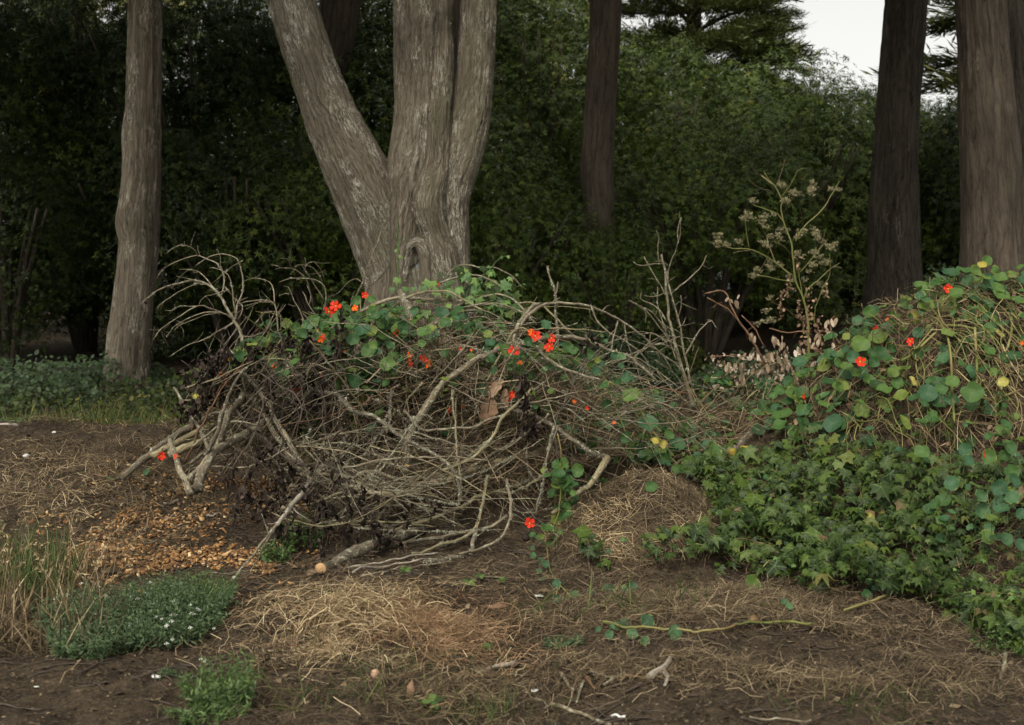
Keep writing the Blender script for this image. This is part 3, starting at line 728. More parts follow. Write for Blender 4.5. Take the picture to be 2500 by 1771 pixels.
#@@PART2
# ------------------------------------------------------------------ projection back to photograph pixels (to keep plants inside their beds)
def px_of(q):
    q = np.asarray(q, float); cp, sp = math.cos(PITCH), math.sin(PITCH)
    y = q[..., 1]; z = q[..., 2] - CAM_Z
    dep = y * cp - z * sp; up = y * sp + z * cp
    return 1250 + q[..., 0] / dep * F, 885.5 - up / dep * F
def inside(poly, x, y):
    r = np.zeros(len(x), bool); n = len(poly)
    for i in range(n):
        x0, y0 = poly[i]; x1, y1 = poly[(i + 1) % n]
        c = ((y0 > y) != (y1 > y)) & (x < (x1 - x0) * (y - y0) / ((y1 - y0) or 1e-9) + x0)
        r ^= c
    return r
def bed(poly, x0, x1, y0, y1, n):
    """n world points lying on the ground inside a bed given by its outline"""
    out = []
    tot = 0
    while tot < n:
        x = rng.uniform(x0, x1, n * 4); y = rng.uniform(y0, y1, n * 4); z = H(x, y)
        q = xyz(x, y, z); u, v = px_of(q); q = q[inside(poly, u, v)]
        if not len(q): break
        out.append(q); tot += len(q)
    return np.concatenate(out)[:n]
def gnormal(q, e=.04):
    x, y = q[..., 0], q[..., 1]
    return nrm(xyz(-(H0(x + e, y) - H0(x - e, y)) / (2 * e), -(H0(x, y + e) - H0(x, y - e)) / (2 * e), 1.0))
TOCAM = np.array([0, -1.0, 0.15])

# ------------------------------------------------------------------ litter: straw, chips, crumbs
def straw_bed(mb, q, Lmin, Lmax, lift=.03, flow=None, fl=0.):
    n = len(q); L = rng.uniform(Lmin, Lmax, n)
    q = q + np.array([0, 0, 1.]) * (rng.random(n) ** 2 * lift + .003)[:, None]
    hd = rdir(n) * np.array([1, 1, .35])
    if flow is not None: hd = nrm(hd * (1 - fl) + flow * fl)
    R = frames(nrm(gnormal(q) + rdir(n) * .35), hd)
    k = rng.integers(0, len(STR), n)
    for t in range(len(STR)):
        s = k == t; inst(mb, STR[t], q[s], R[s], L[s])
def blob(cx, cy, rx, ry, n):
    c = G(cx, cy)[0]; a = rng.uniform(0, 6.283, n); r = np.abs(rng.normal(0, .62, n)) * (1 + .3 * np.sin(a * 3 + cx) + .2 * np.sin(a * 7))
    x = c[0] + np.cos(a) * r * rx; y = c[1] + np.sin(a) * r * ry
    return xyz(x, y, H(x, y))
def stuff(mb, name, mat, label, cat='litter', smooth=False):
    return mb.build(name, M[mat], org=(0, 0, 0), smooth=smooth, kind='stuff', label=label, category=cat)

mb = MB()
straw_bed(mb, blob(860, 1500, .42, .42, 2600), .05, .17, .06)
straw_bed(mb, blob(800, 1600, .22, .16, 500), .05, .13, .03)
straw_bed(mb, blob(1010, 1470, .22, .2, 450), .05, .13, .03)
straw_bed(mb, blob(1060, 1540, .9, .5, 700), .05, .15, .03); straw_bed(mb, blob(700, 1480, .5, .4, 260), .05, .15, .02)
stuff(mb, 'straw_patch', 'straw', 'patch of bleached straw spread on the soil below the cut log', 'straw')
mb = MB()
straw_bed(mb, blob(1060, 1540, .50, .45, 3600), .05, .17, .025)
stuff(mb, 'fallen_needles', 'needle', 'reddish brown fallen needles strewn right of the bleached straw', 'needles')
mb = MB()
for a in [(1800, 1470, .75, .22, 4300), (1650, 1500, .5, .2, 2200), (2020, 1530, .5, .16, 1700), (1480, 1500, .45, .25, 1500), (1900, 1440, .6, .12, 900)]:
    straw_bed(mb, blob(*a), .05, .16, .045)
stuff(mb, 'hay_ridge', 'straw_dark', 'low ridge of matted brown hay in front of the ivy', 'hay')
mb = MB()
q = xyz(rng.uniform(-2.6, 2.8, 44000), rng.uniform(3.3, 7.2, 44000)); q[:, 2] = H(q[:, 0], q[:, 1])
keep = fbm(q * np.array([1.8, 1.8, 0]) + 4., 3) + .25 * vnoise(q * 7) > rng.uniform(-.35, .55, len(q)) + .25 * (q[:, 0] < -1.0)
straw_bed(mb, q[keep][:17000], .03, .14, .018)
for a in [(1900, 1660, .4, .2, 1400), (2080, 1680, .4, .2, 1400), (1500, 1640, .5, .25, 1600), (1100, 1690, .5, .3, 1700), (2350, 1650, .3, .3, 900), (1700, 1620, .3, .15, 700)]:
    straw_bed(mb, blob(*a), .04, .14, .03)
stuff(mb, 'hay_litter', 'straw_dark', 'thin scatter of dead grass and hay all over the dark soil', 'hay')
mb = MB()
q = xyz(rng.uniform(-3.9, -1.9, 13000), rng.uniform(6.9, 9.2, 13000)); q[:, 2] = H(q[:, 0], q[:, 1])
q = q[fbm(q * 2.2, 3) > rng.uniform(-.2, .5, len(q))]
straw_bed(mb, q, .04, .17, .06, np.array([.2, -1, -.4]), .35)
q = xyz(rng.uniform(-3.6, -.9, 9000), rng.uniform(5.2, 7.6, 9000)); q[:, 2] = H(q[:, 0], q[:, 1]); q = q[fbm(q * 2.4 + 3, 3) > -.05]; straw_bed(mb, q, .03, .16, .02)
stuff(mb, 'hay_bank', 'straw_dark', 'matted dead grass lying over the long bank at the left', 'hay')
mb = MB()
q = xyz(rng.uniform(-3.9, -2.6, 2600), rng.uniform(6.6, 8.7, 2600)); q[:, 2] = H(q[:, 0], q[:, 1])
straw_bed(mb, q[fbm(q * 1.5 + 8, 3) > .1], .04, .16, .06, np.array([.2, -1, -.4]), .35)
stuff(mb, 'pale_hay', 'straw', 'paler dry grass combed down the front of the left bank', 'hay')

mound = thing('straw_mound', 'rounded heap of matted straw and earth beside the ivy', 'straw heap', G(1570, 1330)[0])
mb = MB(); n = 7500
a = rng.uniform(0, 6.283, n); r = rng.random(n) ** .6 * .62
x = .76 + np.cos(a) * r * .95; y = 6.35 + np.sin(a) * r * .85; q = xyz(x, y, H(x, y))
fl = nrm(np.stack([np.cos(a) + .5, np.sin(a) - .2, -1.0 * np.ones(n)], -1) + rdir(n) * .35)
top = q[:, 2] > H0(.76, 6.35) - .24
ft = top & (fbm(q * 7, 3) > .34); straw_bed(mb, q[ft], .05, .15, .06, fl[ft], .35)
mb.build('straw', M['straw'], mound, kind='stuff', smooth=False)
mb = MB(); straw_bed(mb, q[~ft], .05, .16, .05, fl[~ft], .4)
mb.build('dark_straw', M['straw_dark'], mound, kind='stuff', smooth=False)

nest = thing('hay_nest', 'dense nest of brown hay caught in the middle of the brush pile', 'hay', (-.5, 7.4, float(H(-.5, 7.4))))
mb = MB(); n = 8000
a = rng.uniform(0, 6.283, n); r = rng.random(n) ** .55 * .85
x = -.50 + np.cos(a) * r; y = 7.42 + np.sin(a) * r * .6; q = xyz(x, y, H(x, y))
straw_bed(mb, q, .08, .28, .16, nrm(np.stack([np.cos(a), np.sin(a), -.8 * np.ones(n)], -1)), .35)
mb.build('hay', M['straw_dark'], nest, kind='stuff', smooth=False)

CHIPS = [(120, 1380), (230, 1290), (330, 1235), (450, 1185), (560, 1130), (690, 1095), (830, 1120), (830, 1180), (700, 1310), (665, 1405), (560, 1400), (480, 1385), (330, 1405), (240, 1440), (130, 1440)]
CHIPF = [(0, 1450), (60, 1250), (300, 1100), (480, 1060), (900, 1060), (900, 1200), (740, 1420), (560, 1480), (200, 1480)]
mb = MB(); q = bed(CHIPS, -3, -.9, 5.3, 7.9, 12000)
q = q[fbm(q * 2.6, 3) + .6 * vnoise(q * 7) > rng.uniform(-.7, .6, len(q)) + .12]
qf = bed(CHIPF, -3.6, -.8, 5.0, 8.4, 1500); q = np.concatenate([q, qf[fbm(qf * 3, 2) > -.1]])
q = q + np.array([0, 0, .008]); n = len(q); k = rng.integers(0, 6, n); R = frames(nrm(np.array([0, -.2, 1]) + rdir(n) * .6), rdir(n)); sz = rng.uniform(.013, .036, n) * (1 + .6 * (rng.random(n) < .06))
for t in range(6): s = k == t; inst(mb, CHIP[t], q[s], R[s], sz[s])
stuff(mb, 'wood_chips', 'chip', 'spread of fresh orange wood chips left of the brush pile', 'wood chips')
mb = MB(); n = 26000
q = np.concatenate([xyz(rng.uniform(-2.6, 2.8, n), rng.uniform(3.3, 7.0, n)), xyz(rng.uniform(-4, -1.2, 5000), rng.uniform(6.0, 8.6, 5000))]); q[:, 2] = H(q[:, 0], q[:, 1]) + .004
n = len(q); k = rng.integers(0, 6, n); R = frames(nrm(np.array([0, 0, 1]) + rdir(n) * .5), rdir(n)); sz = rng.uniform(.003, .011, n) * (1 + 1.5 * (rng.random(n) < .07))
for t in range(6): s = k == t; inst(mb, FLAKE[t], q[s], R[s], sz[s] * 1.15)
stuff(mb, 'soil_crumbs', 'crumb', 'crumbs of bark and earth lying on the soil', 'crumbs')

# bits of broken twig lying about
mb = MB()
for k in range(800):
    x = rng.uniform(-2.8, 2.6); y = rng.uniform(3.6, 7.4); a = rng.uniform(-1, 1) * 1.2; L = rng.uniform(.05, .32)
    s = np.linspace(-.5, .5, 5); X = x + math.cos(a) * s * L + rng.normal(0, .006, 5); Y = y + math.sin(a) * s * L
    tube(mb, xyz(X, Y, H(X, Y) + .008), np.linspace(1, .5, 5) * rng.uniform(.0015, .005), 5, .1, k)
mb.build('twig_litter', M['twig_dark'], org=(0, 0, 0), kind='stuff', label='short broken twigs scattered over the bare soil', category='twigs')

# ------------------------------------------------------------------ the brush pile
TUFT = None
def tuft(seed):
    r = np.random.default_rng(seed); V = []; f = []
    for k in range(9):
        d = r.normal(size=3); d[2] = abs(d[2]); d /= np.linalg.norm(d); s = np.cross(d, r.normal(size=3)); s = s / np.linalg.norm(s) * .09; o = len(V)
        V += [tuple(-s), tuple(s), tuple(d * r.uniform(.5, 1.0))]; f.append((o, o + 1, o + 2))
    return T(V, f)
TUFTS = [tuft(s) for s in range(4)]
def lichen(mb, pts, rad, dens):
    ln = np.linalg.norm(np.diff(pts, axis=0), axis=1).sum(); n = int(ln * dens * 105)
    if n < 1: return
    base = rng.random(max(1, n // 6))
    t = np.clip(rng.choice(base, n) + rng.normal(0, .03, n), 0, 1) * (len(pts) - 1); i = np.clip(t.astype(int), 0, len(pts) - 2); f = (t - i)[:, None]
    c = pts[i] * (1 - f) + pts[i + 1] * f; r = rad[i]
    Tn = nrm(pts[i + 1] - pts[i]); d = rdir(n); d = nrm(d - Tn * (d * Tn).sum(1)[:, None])
    R = frames(d, rdir(n)); k = rng.integers(0, 4, n); sz = rng.uniform(.006, .017, n)
    for q in range(4): s = k == q; inst(mb, TUFTS[q], (c + d * r[:, None] * .85)[s], R[s], sz[s])
def spurs(mb, pts, rad, n, seed, Lmax=.16):
    r = np.random.default_rng(seed); T_ = nrm(np.gradient(pts, axis=0))
    for k in range(n):
        i = r.integers(2, len(pts) - 1); d = nrm(r.normal(size=3) + T_[i] * .9); L = r.uniform(.03, Lmax); e = pts[i] + d * L
        m = (pts[i] + e) / 2 + r.normal(0, .08 * L, 3)
        tube(mb, smooth_path(np.array([pts[i], m, e]), 6), np.linspace(min(rad[i] * .5, .005), .0012, 6), 5, .1, seed + k)
def stick_mesh(mb, s, r0, r1, d0, d1, seed, wob=.006, nsp=4, bow=0., rough=.16):
    rows = np.array([[float(v) for v in p.split(',')] for p in s.split()])
    L = np.linalg.norm(np.diff(rows[:, :2], axis=0), axis=1).sum()
    n = int(np.clip(L / 11, 8, 90))
    q = smooth_path(rows[:, :2], n); t = np.linspace(0, 1, n)
    d = d0 + (d1 - d0) * t + bow * np.sin(t * np.pi)
    pts = P(q[:, 0], q[:, 1], d)
    pts = pts + wob * np.stack([vnoise(xyz(t * L / 40, seed, k)) for k in range(3)], -1)
    rad = (r0 + (r1 - r0) * t ** .8) * d / F
    pts = pts + (.0035 + .22 * rad.mean()) * np.stack([vnoise(xyz(t * L / 17, seed + 9, k)) for k in range(3)], -1)
    pts[:, 2] = np.maximum(pts[:, 2], H(pts[:, 0], pts[:, 1]) + rad * .6)
    tube(mb, pts, rad, 9 if r0 > 6 else (7 if r0 > 3 else (6 if r0 > 1.8 else 5)), rough, seed, tip=r1 < 2.5, knob=.25)
    if nsp: spurs(mb, pts, rad, nsp, int(seed * 7 + 3))
    return pts, rad
BR = """
#A|arching_branch|tall dead branch at the left whose bare shoots arch over like a fountain|twig|5.58,1.86|7.5,7.7|.5|593,975 591,899 593,832 584,801 572,784 549,744 528,711 496,688 455,690 402,704 367,723 342,745
+side_shoot|574,780 580,748 591,719 593,690 590,660 582,637 568,627 543,621 517,625 492,637 473,652|2.48,0.99
+side_shoot|539,721 547,696 545,669 532,648 505,632 482,625 455,631 419,646 392,665 381,685|2.11,0.87
+side_shoot|482,624 473,608 455,600 436,601 417,610 404,621|1.36,0.80
+side_shoot|576,769 572,738 568,711 561,686 553,669 534,657 511,654|1.86,0.81
+side_shoot|595,635 572,648 549,665 530,679 517,690|1.36,0.80
+side_shoot|570,782 555,769 534,763 513,755 486,748 455,761 430,778 404,794 388,811 375,832|2.48,0.87
+side_shoot|538,763 507,762 476,771 444,786 419,801 408,822|1.86,0.80
+side_shoot|534,764 500,770 470,782 440,795 425,812|1.61,0.80
+side_shoot|568,786 551,799 528,813 497,830 467,840 434,857 411,872|2.23,0.81
+side_shoot|549,696 570,725 584,736 592,750 589,767 580,782|1.86,1.24
+side_shoot|528,711 510,690 495,672 482,662 460,658 437,658|1.86,0.80
+side_shoot|496,688 480,692 455,702 430,716 405,735 385,750|1.61,0.80
+side_shoot|566,722 561,712 548,711 525,717 500,728 484,745|1.36,0.80
+side_shoot|486,748 465,749 440,748 425,755 412,770|1.24,0.80
+side_shoot|592,822 612,822 630,816 645,812|1.86,0.93
#A|hooked_branch|pair of slender dead shoots bent over at the top, right of the fountain shaped branch|twig|2.60,1.24|7.6,7.6|.2|675,855 677,811 677,780 674,753 664,740 643,733 612,736 589,742
+side_shoot|669,738 669,719 664,700 654,688 633,682 612,682 595,688|1.61,0.80
+side_shoot|685,834 686,801 687,780 681,765 668,762 647,765 633,782 620,792|1.74,0.80
+side_shoot|664,738 640,738 615,744 590,752|1.36,0.80
#A|curling_branch|cluster of curling bare shoots just left of the red paired flowers|twig|2.79,1.24|7.8,7.8|.15|778,830 779,790 764,761 750,740 737,712
+side_shoot|764,748 758,719 750,690 735,669 714,657 689,655 679,650 664,649|1.86,0.80
+side_shoot|779,780 792,750 796,719 792,698 777,688 752,679 714,679 695,686 677,692|2.11,0.81
+side_shoot|789,694 783,673 769,656 748,650 727,650 714,654|1.61,0.80
+side_shoot|790,738 777,711 760,683 745,662 737,650|1.61,0.80
+side_shoot|713,656 706,637 695,631 683,631|1.24,0.80
+side_shoot|742,655 752,645 765,642 778,645|1.12,0.80
#A|bent_shoot|single shoot with a hooked tip left of the curling shoots|twig|2.48,0.99|7.7,7.7|.2|745,815 741,780 731,755 718,734 709,711 704,702 693,698
+side_shoot|710,718 700,716 690,719 679,722|1.12,0.80
#A|thin_twig_spray|thin upright twig spray crossing the left edge of the forked tree|twig|1.86,0.90|7.9,7.9|0|845,765 862,735 878,705 893,665 905,630 920,590 938,545 948,520
+side_shoot|893,665 900,650 915,640 930,633|0.93,0.80
+side_shoot|883,690 870,682 850,690 835,705|0.99,0.80
+side_shoot|905,630 900,612 899,600|0.81,0.80
+side_shoot|875,708 895,695 915,690 930,692|0.87,0.80
#A|great_arch|long pale branch arching high over the right side of the pile|twig|4.76,1.87|7.1,7.6|.35|1254,845 1262,815 1280,780 1306,759 1335,745 1361,741 1400,743 1443,748 1480,762 1513,780 1540,800 1569,820 1600,848 1624,877 1640,905
+side_shoot|1443,748 1458,781 1478,806 1515,828 1557,855 1574,877 1589,909 1600,940|2.55,1.53
+side_shoot|1525,793 1532,838 1545,872 1555,902 1564,934 1582,966|1.87,1.10
+side_shoot|1511,781 1500,811 1496,835 1494,857|2.21,1.19
+side_shoot|1569,818 1594,813 1616,825 1630,845|1.87,1.02
+side_shoot|1599,843 1621,840 1643,853 1658,875|1.70,1.02
#A|diagonal_branch|thick smooth branch rising diagonally through the pile middle, then bending over to the right|twig|11,3|6.9,7.2|.5|987,1160 1000,1063 1020,1026 1057,970 1098,922 1150,885 1213,852 1269,838 1328,826 1350,822 1398,826 1447,837 1491,859 1539,874 1576,904 1603,934
+side_shoot|1308,848 1338,877 1367,897 1397,909 1431,919 1468,929|5,2.4
+side_shoot|1261,810 1276,774 1300,752 1320,742|4.5,4
#A|leaning_branch|short branch forked against the underside of the right hand arch|twig|4,3|7.1,7.2|.2|1298,954 1328,936 1350,914 1372,904
#A|lichened_arc|grey green lichened branch curving across the upper middle of the pile|log|9,4|7.4,7.2|1.6|650,1030 720,1005 779,982 843,952 917,930 972,915 1046,908 1106,903 1140,915
#A|long_log|long smooth log slanting up from lower left into the pile|log|9,6.5|6.9,8.1|.8|300,1168 370,1105 432,1062 465,1045 535,1007 556,1000 649,934 741,882 806,852 880,818 925,806
#A|parallel_log|thinner log lying just below the long slanting log|twig_olive|8,6|6.9,7.6|.5|372,1112 432,1082 478,1056 525,1038 560,1018 640,985
#A|stub_log|stubby olive log end under the two slanting logs|twig_olive|11,9|7.5,7.7|.3|415,1110 465,1092 520,1070
#A|forked_limb|stout forked limb planted in the wood chips at the left foot of the pile|log|13,9|6.4,7.3|1.4|478,1200 500,1140 525,1100 561,1082 600,1058 644,1032 690,1012 730,990
+side_limb|540,1080 556,1025 570,1000 584,983 593,965|8,7
+side_limb|505,1110 520,1078 535,1050 542,1020 555,980 566,952 580,925 602,898|6,3
#A|bare_stick|bare stick leaning left with a snapped tip beside black wilted leaves|twig|3,5|7.4,6.8|.1|428,945 439,968 450,990 463,1009 480,1035 491,1058 509,1095
#A|leaning_stake|weathered stake leaning at the far left of the pile beside two red flowers|twig|6,9|6.8,6.3|.3|418,1072 426,1113 442,1152 465,1205
#A|grey_prop|grey stick running down left from the forked limb|twig|4,6|7.0,6.4|.2|556,1000 530,1085 505,1120 470,1160 455,1180
#A|sloping_branch|branch sloping down right across the wood chips|twig|7,6|7.2,6.5|.7|600,955 638,1004 664,1045 690,1092 716,1133 747,1159 794,1175 830,1183 862,1191 929,1207
#A|lower_bow|thick olive branch bowed along the front of the pile|twig_olive|8,9|6.5,7.3|.6|923,1208 974,1207 1032,1194 1102,1169 1166,1146 1230,1127 1300,1108 1350,1095
#A|twin_bow|second olive branch running just above the thick bowed one|twig_olive|6,7|6.6,7.3|.6|865,1187 942,1188 1022,1169 1086,1153 1182,1136 1240,1110
#A|mossy_branch|crooked branch furred with pale lichen falling from upper left to the pile centre|log|5,4|7.0,6.5|3.2|700,880 735,925 769,957 820,961 846,990 878,1010 910,1014 942,1038 974,1063 1016,1086 1054,1105 1086,1127 1112,1159 1121,1188 1120,1222
#A|kinked_branch|kinked brown branch left of the pile centre|twig|5,4|6.7,6.6|.8|700,1100 750,1150 798,1160 840,1162 858,1170 891,1150 929,1153 955,1166 987,1172
#A|sagging_branch|thin branch sagging in a long curve at the lower left|twig|4,3|6.6,6.6|.8|690,1170 750,1201 798,1217 846,1217 880,1212 920,1190
#A|rising_branch|olive branch rising to the right at lower left|twig_olive|3.5,4|6.4,6.9|.5|763,1230 814,1210 865,1194 894,1165 908,1140
#A|bottom_bow|olive branch bowed low, with hanging dark leaves at its left|twig_olive|5,5|6.3,6.9|.7|690,1240 750,1274 798,1281 846,1279 894,1265 935,1249 964,1223 985,1200
#A|low_arc|light brown branch in a shallow arc near the ground|twig|4,4|6.3,6.7|.8|900,1350 948,1335 1016,1319 1070,1313 1128,1300 1190,1288 1240,1262
#A|y_branch|branch ending in a fan near the ground right of centre|twig_olive|4,4|6.2,6.8|1.0|1006,1361 1070,1335 1118,1319 1160,1294 1172,1252 1182,1207 1190,1160
#A|furry_stick|stout stick with tufts of grey lichen dropping to the soil at the right foot|log|5,6|6.0,6.5|2.6|1040,1440 1070,1420 1102,1399 1128,1377 1147,1351 1156,1316 1160,1290
#A|hoop_twig|slender hoop of twig closing the pile at its lower right|twig|3,4|6.2,6.7|.6|1120,1355 1166,1342 1214,1322 1240,1284 1246,1246 1243,1207 1236,1170
#A|straight_branch|long nearly straight branch running right across the lower pile|twig_olive|4,5|6.4,7.2|1.0|940,1300 1028,1274 1070,1262 1118,1242 1166,1214 1214,1198 1300,1175 1355,1150
#A|cut_log|thick cut log on the soil with a pale sawn face towards the viewer|log|16,13|5.74,6.6|.8|783,1411 830,1372 894,1335 950,1315 1032,1290
#A|rear_log|thick dark log lying behind the cut one|log|13,11|6.95,7.4|.5|1030,1290 1089,1265 1163,1233 1210,1215
#A|left_prop|upright forked prop at the middle of the pile carrying an orange lichen spot|log|7,7|6.9,6.95|.9|984,1170 990,1130 993,1105 1004,1045 1010,1020
#A|snapped_stick|tan snapped stick with a kinked top|twig_pale|3.5,4|7.1,7.1|0|978,940 958,950 955,986 948,1010 940,1030 930,1060
#A|tan_stick|tan stick leaning behind the hay nest|twig_pale|3.5,3|7.0,7.2|0|885,1118 916,1073 935,1044 950,1020
#A|peeled_stick|peeled pale stick left of the hay nest|twig_pale|6,5|6.9,7.1|0|730,1200 765,1160 807,1117 835,1080 854,1055
#A|pale_pole|long pale pole with a green painted tip leaning out to the lower left|twig_pale|7,5|6.6,5.7|0|757,1175 735,1205 713,1234 695,1260 677,1283
#A|pole_twigs|pair of long thin twigs continuing down left to the white flowered weed|twig|3.4,2|5.9,5.0|.1|690,1262 658,1303 596,1379 545,1440 493,1502
+side_shoot|680,1275 665,1303 612,1395 573,1460 516,1513|2.8,1.4
#A|dark_vertical_twig|dark thin twig hanging straight down at the right of the pile|twig_dark|2,2.4|6.9,6.7|0|1434,838 1429,882 1404,922 1392,958 1367,1003 1353,1045 1357,1100 1362,1150
#A|lichen_fork|upright dead twig with a forked lichened top in front of the dark thicket|log|2.4,3.4|7.7,7.6|1.4|1335,655 1347,689 1356,726 1358,778 1360,822 1362,850
+side_shoot|1361,688 1359,710 1355,724|2,2
#A|top_arch|reddish twig arched over the very top of the pile beneath the ivy|twig|2.72,2.08|7.9,7.7|.2|1009,785 1031,730 1065,696 1120,676 1176,676 1217,696 1250,726 1275,755 1298,785
#A|ivy_arch|highest thin twig arching right with ivy leaves along it|twig|2.4,1.8|8.0,7.9|.1|1085,690 1098,667 1132,648 1176,655 1209,653 1246,670 1269,696
#A|second_arch|pale twig in a flat arch below the ivy|twig|3,2.4|7.8,7.6|.2|1040,790 1076,767 1139,737 1187,722 1232,722 1269,748 1310,792
#A|left_sweep|long branch sweeping from the left flowers up towards the stump|twig|4.5,4|7.5,7.8|.6|700,880 750,837 824,793 898,752 957,730 1028,730 1083,733 1157,735 1200,745
#A|steep_branch|branch climbing from the left interior to the leaning stump|twig|5,4|7.3,7.7|1.2|842,945 853,907 876,881 916,852 972,822 1005,785
#A|short_dark_stick|short dark stick behind the orange flowers|twig_dark|5,5|7.7,7.7|.2|968,905 967,870 965,840 960,812
#A|cross_branch|branch crossing behind the flowers at mid height|twig|4,3|7.6,7.4|.8|935,922 991,867 1046,800 1083,775 1120,765
#A|mid_cross|thin branch crossing right through the centre leaves|twig|3.6,3|7.4,7.2|.4|960,925 1017,889 1083,859 1120,845 1180,860
#A|right_lichened_branch|lichen crusted branch descending to the right of the brown dead leaf|log|6,6|7.1,6.9|3.0|1180,975 1231,996 1287,1008 1343,1037 1398,1074 1439,1104 1476,1115
#A|right_prop|branch propping up the right end of the pile, bent at its top|twig_olive|9,5|6.9,6.5|.8|1484,1119 1454,1167 1412,1207 1378,1235 1347,1257
#A|whitish_upright|thin whitish lichened twig beside the hanging vine|log|3,3|6.5,6.5|1.8|1352,1040 1340,1090 1330,1150 1320,1219 1308,1260
#A|far_log|grey brown log half hidden at the left edge of the ivy|log|13,10|7.4,7.7|.4|1690,1120 1757,1149 1800,1163 1860,1175
#A|edge_stick|pale stick entering from the left edge over the hay bank|twig_pale|5,3|8.6,8.4|0|-30,1085 0,1078 20,1068 46,1062
#A|long_dark_arc|dark branch curving from the black wilted leaves down to the chips|twig_dark|3.4,4|7.2,6.6|.2|520,900 545,940 575,990 600,1040 650,1075 700,1120 750,1140
#A|crossing_grey|grey branch making a cross with the slanting logs|twig|5,7|7.2,6.6|.8|560,860 600,920 640,965 672,1020 712,1090 745,1150 770,1200
#A|drooping_grey|grey branch drooping across the flowers at upper left|twig|4,3|7.5,7.0|.8|840,800 880,850 915,890 940,950 952,1010 945,1060
#A|centre_y|branch crossing in front of the hay nest|twig_olive|4,4|6.7,6.9|.8|1080,1150 1130,1130 1170,1105 1205,1060 1225,1020 1260,990 1300,950
#A|nest_arc|slender pale branch curving under the brown dead leaf|twig|3.5,3|6.9,6.9|.4|985,1000 1030,1048 1070,1050 1130,1048 1160,1045 1200,1020 1245,1010
#A|fan_twig|thin branch fanning right above the bowed branches|twig|3,3|6.8,7.0|.8|1050,1165 1100,1160 1150,1140 1200,1110 1260,1075 1300,1050 1340,1010
"""
cur = None; sd_ = 1.0; cur_geo = None; lmb = None; lam = 0
def close_branch():
    if cur is not None and lmb is not None and lmb.n:
        lmb.build('lichen', M['lichen'], cur, kind='stuff', smooth=False)
for line in BR.strip().split('\n'):
    p = line.split('|'); sd_ += 1.37
    if p[0] == '#A':
        close_branch()
        _, nm, lab, mt, rr, dd, lam, pts_s = p
        r0, r1 = map(float, rr.split(',')); d0, d1 = map(float, dd.split(',')); lam = float(lam)
        mb = MB(); pts, rad = stick_mesh(mb, pts_s, r0, r1, d0, d1, sd_, nsp=5 if r0 < 9 else 2)
        cur = mb.build(nm, M[mt], org=pts[0], label=lab, category='log' if 'log' in nm else 'branch')
        cur_mat = mt; lmb = MB()
        if lam: lichen(lmb, pts, rad, lam)
        cur_d = (d0 + d1) / 2; cur_pts = pts
        if nm == 'cut_log':
            T_, N_, B_ = pframes(pts); cp_ = pts[0] - T_[0] * .004
            mb = MB(); tube(mb, np.array([cp_, cp_ + T_[0] * .008]), [rad[0] * .93, rad[0] * .98], 16, .05)
            mb.build('sawn_face', M['cut'], cur, label='round pale sawn face')
    else:
        nm, pts_s, rr = p[0][1:], p[1], p[2]; r0, r1 = map(float, rr.split(','))
        f = pts_s.split()[0].split(','); fx, fy = float(f[0]), float(f[1])
        u, v = px_of(cur_pts); k = int(np.argmin((u - fx) ** 2 + (v - fy) ** 2)); ds = float(cur_pts[k, 1])
        mb = MB(); pts, rad = stick_mesh(mb, pts_s, r0, r1, ds, ds + rng.uniform(-.35, .35), sd_, nsp=2)
        mb.build(nm, M[cur_mat], cur)
        if lam: lichen(lmb, pts, rad, lam * .5)
close_branch()
# green painted tip and the leaning stump with a cut end
st = P(983, 715, 7.6)
mb = MB(); pts, rad = px_path([(978, 712, 13), (988, 735, 13), (997, 760, 12), (1007, 783, 10)], 14, 7.75, 7.55); tube(mb, pts, rad, 12, .22, 3.3)
stump = mb.build('leaning_stump', M['log'], org=pts[0], label='short lichened stump leaning on top of the pile in front of the trunk', category='log')
mb = MB(); tube(mb, np.array([pts[-1], pts[-1] + nrm(pts[-1] - pts[-2]) * .006]), [rad[-1] * .95, rad[-1] * .9], 12, .1); mb.build('cut_face', M['cut'], stump)
mb = MB(); lichen(mb, pts, rad, 9); mb.build('lichen', M['lichen'], stump, kind='stuff', smooth=False)

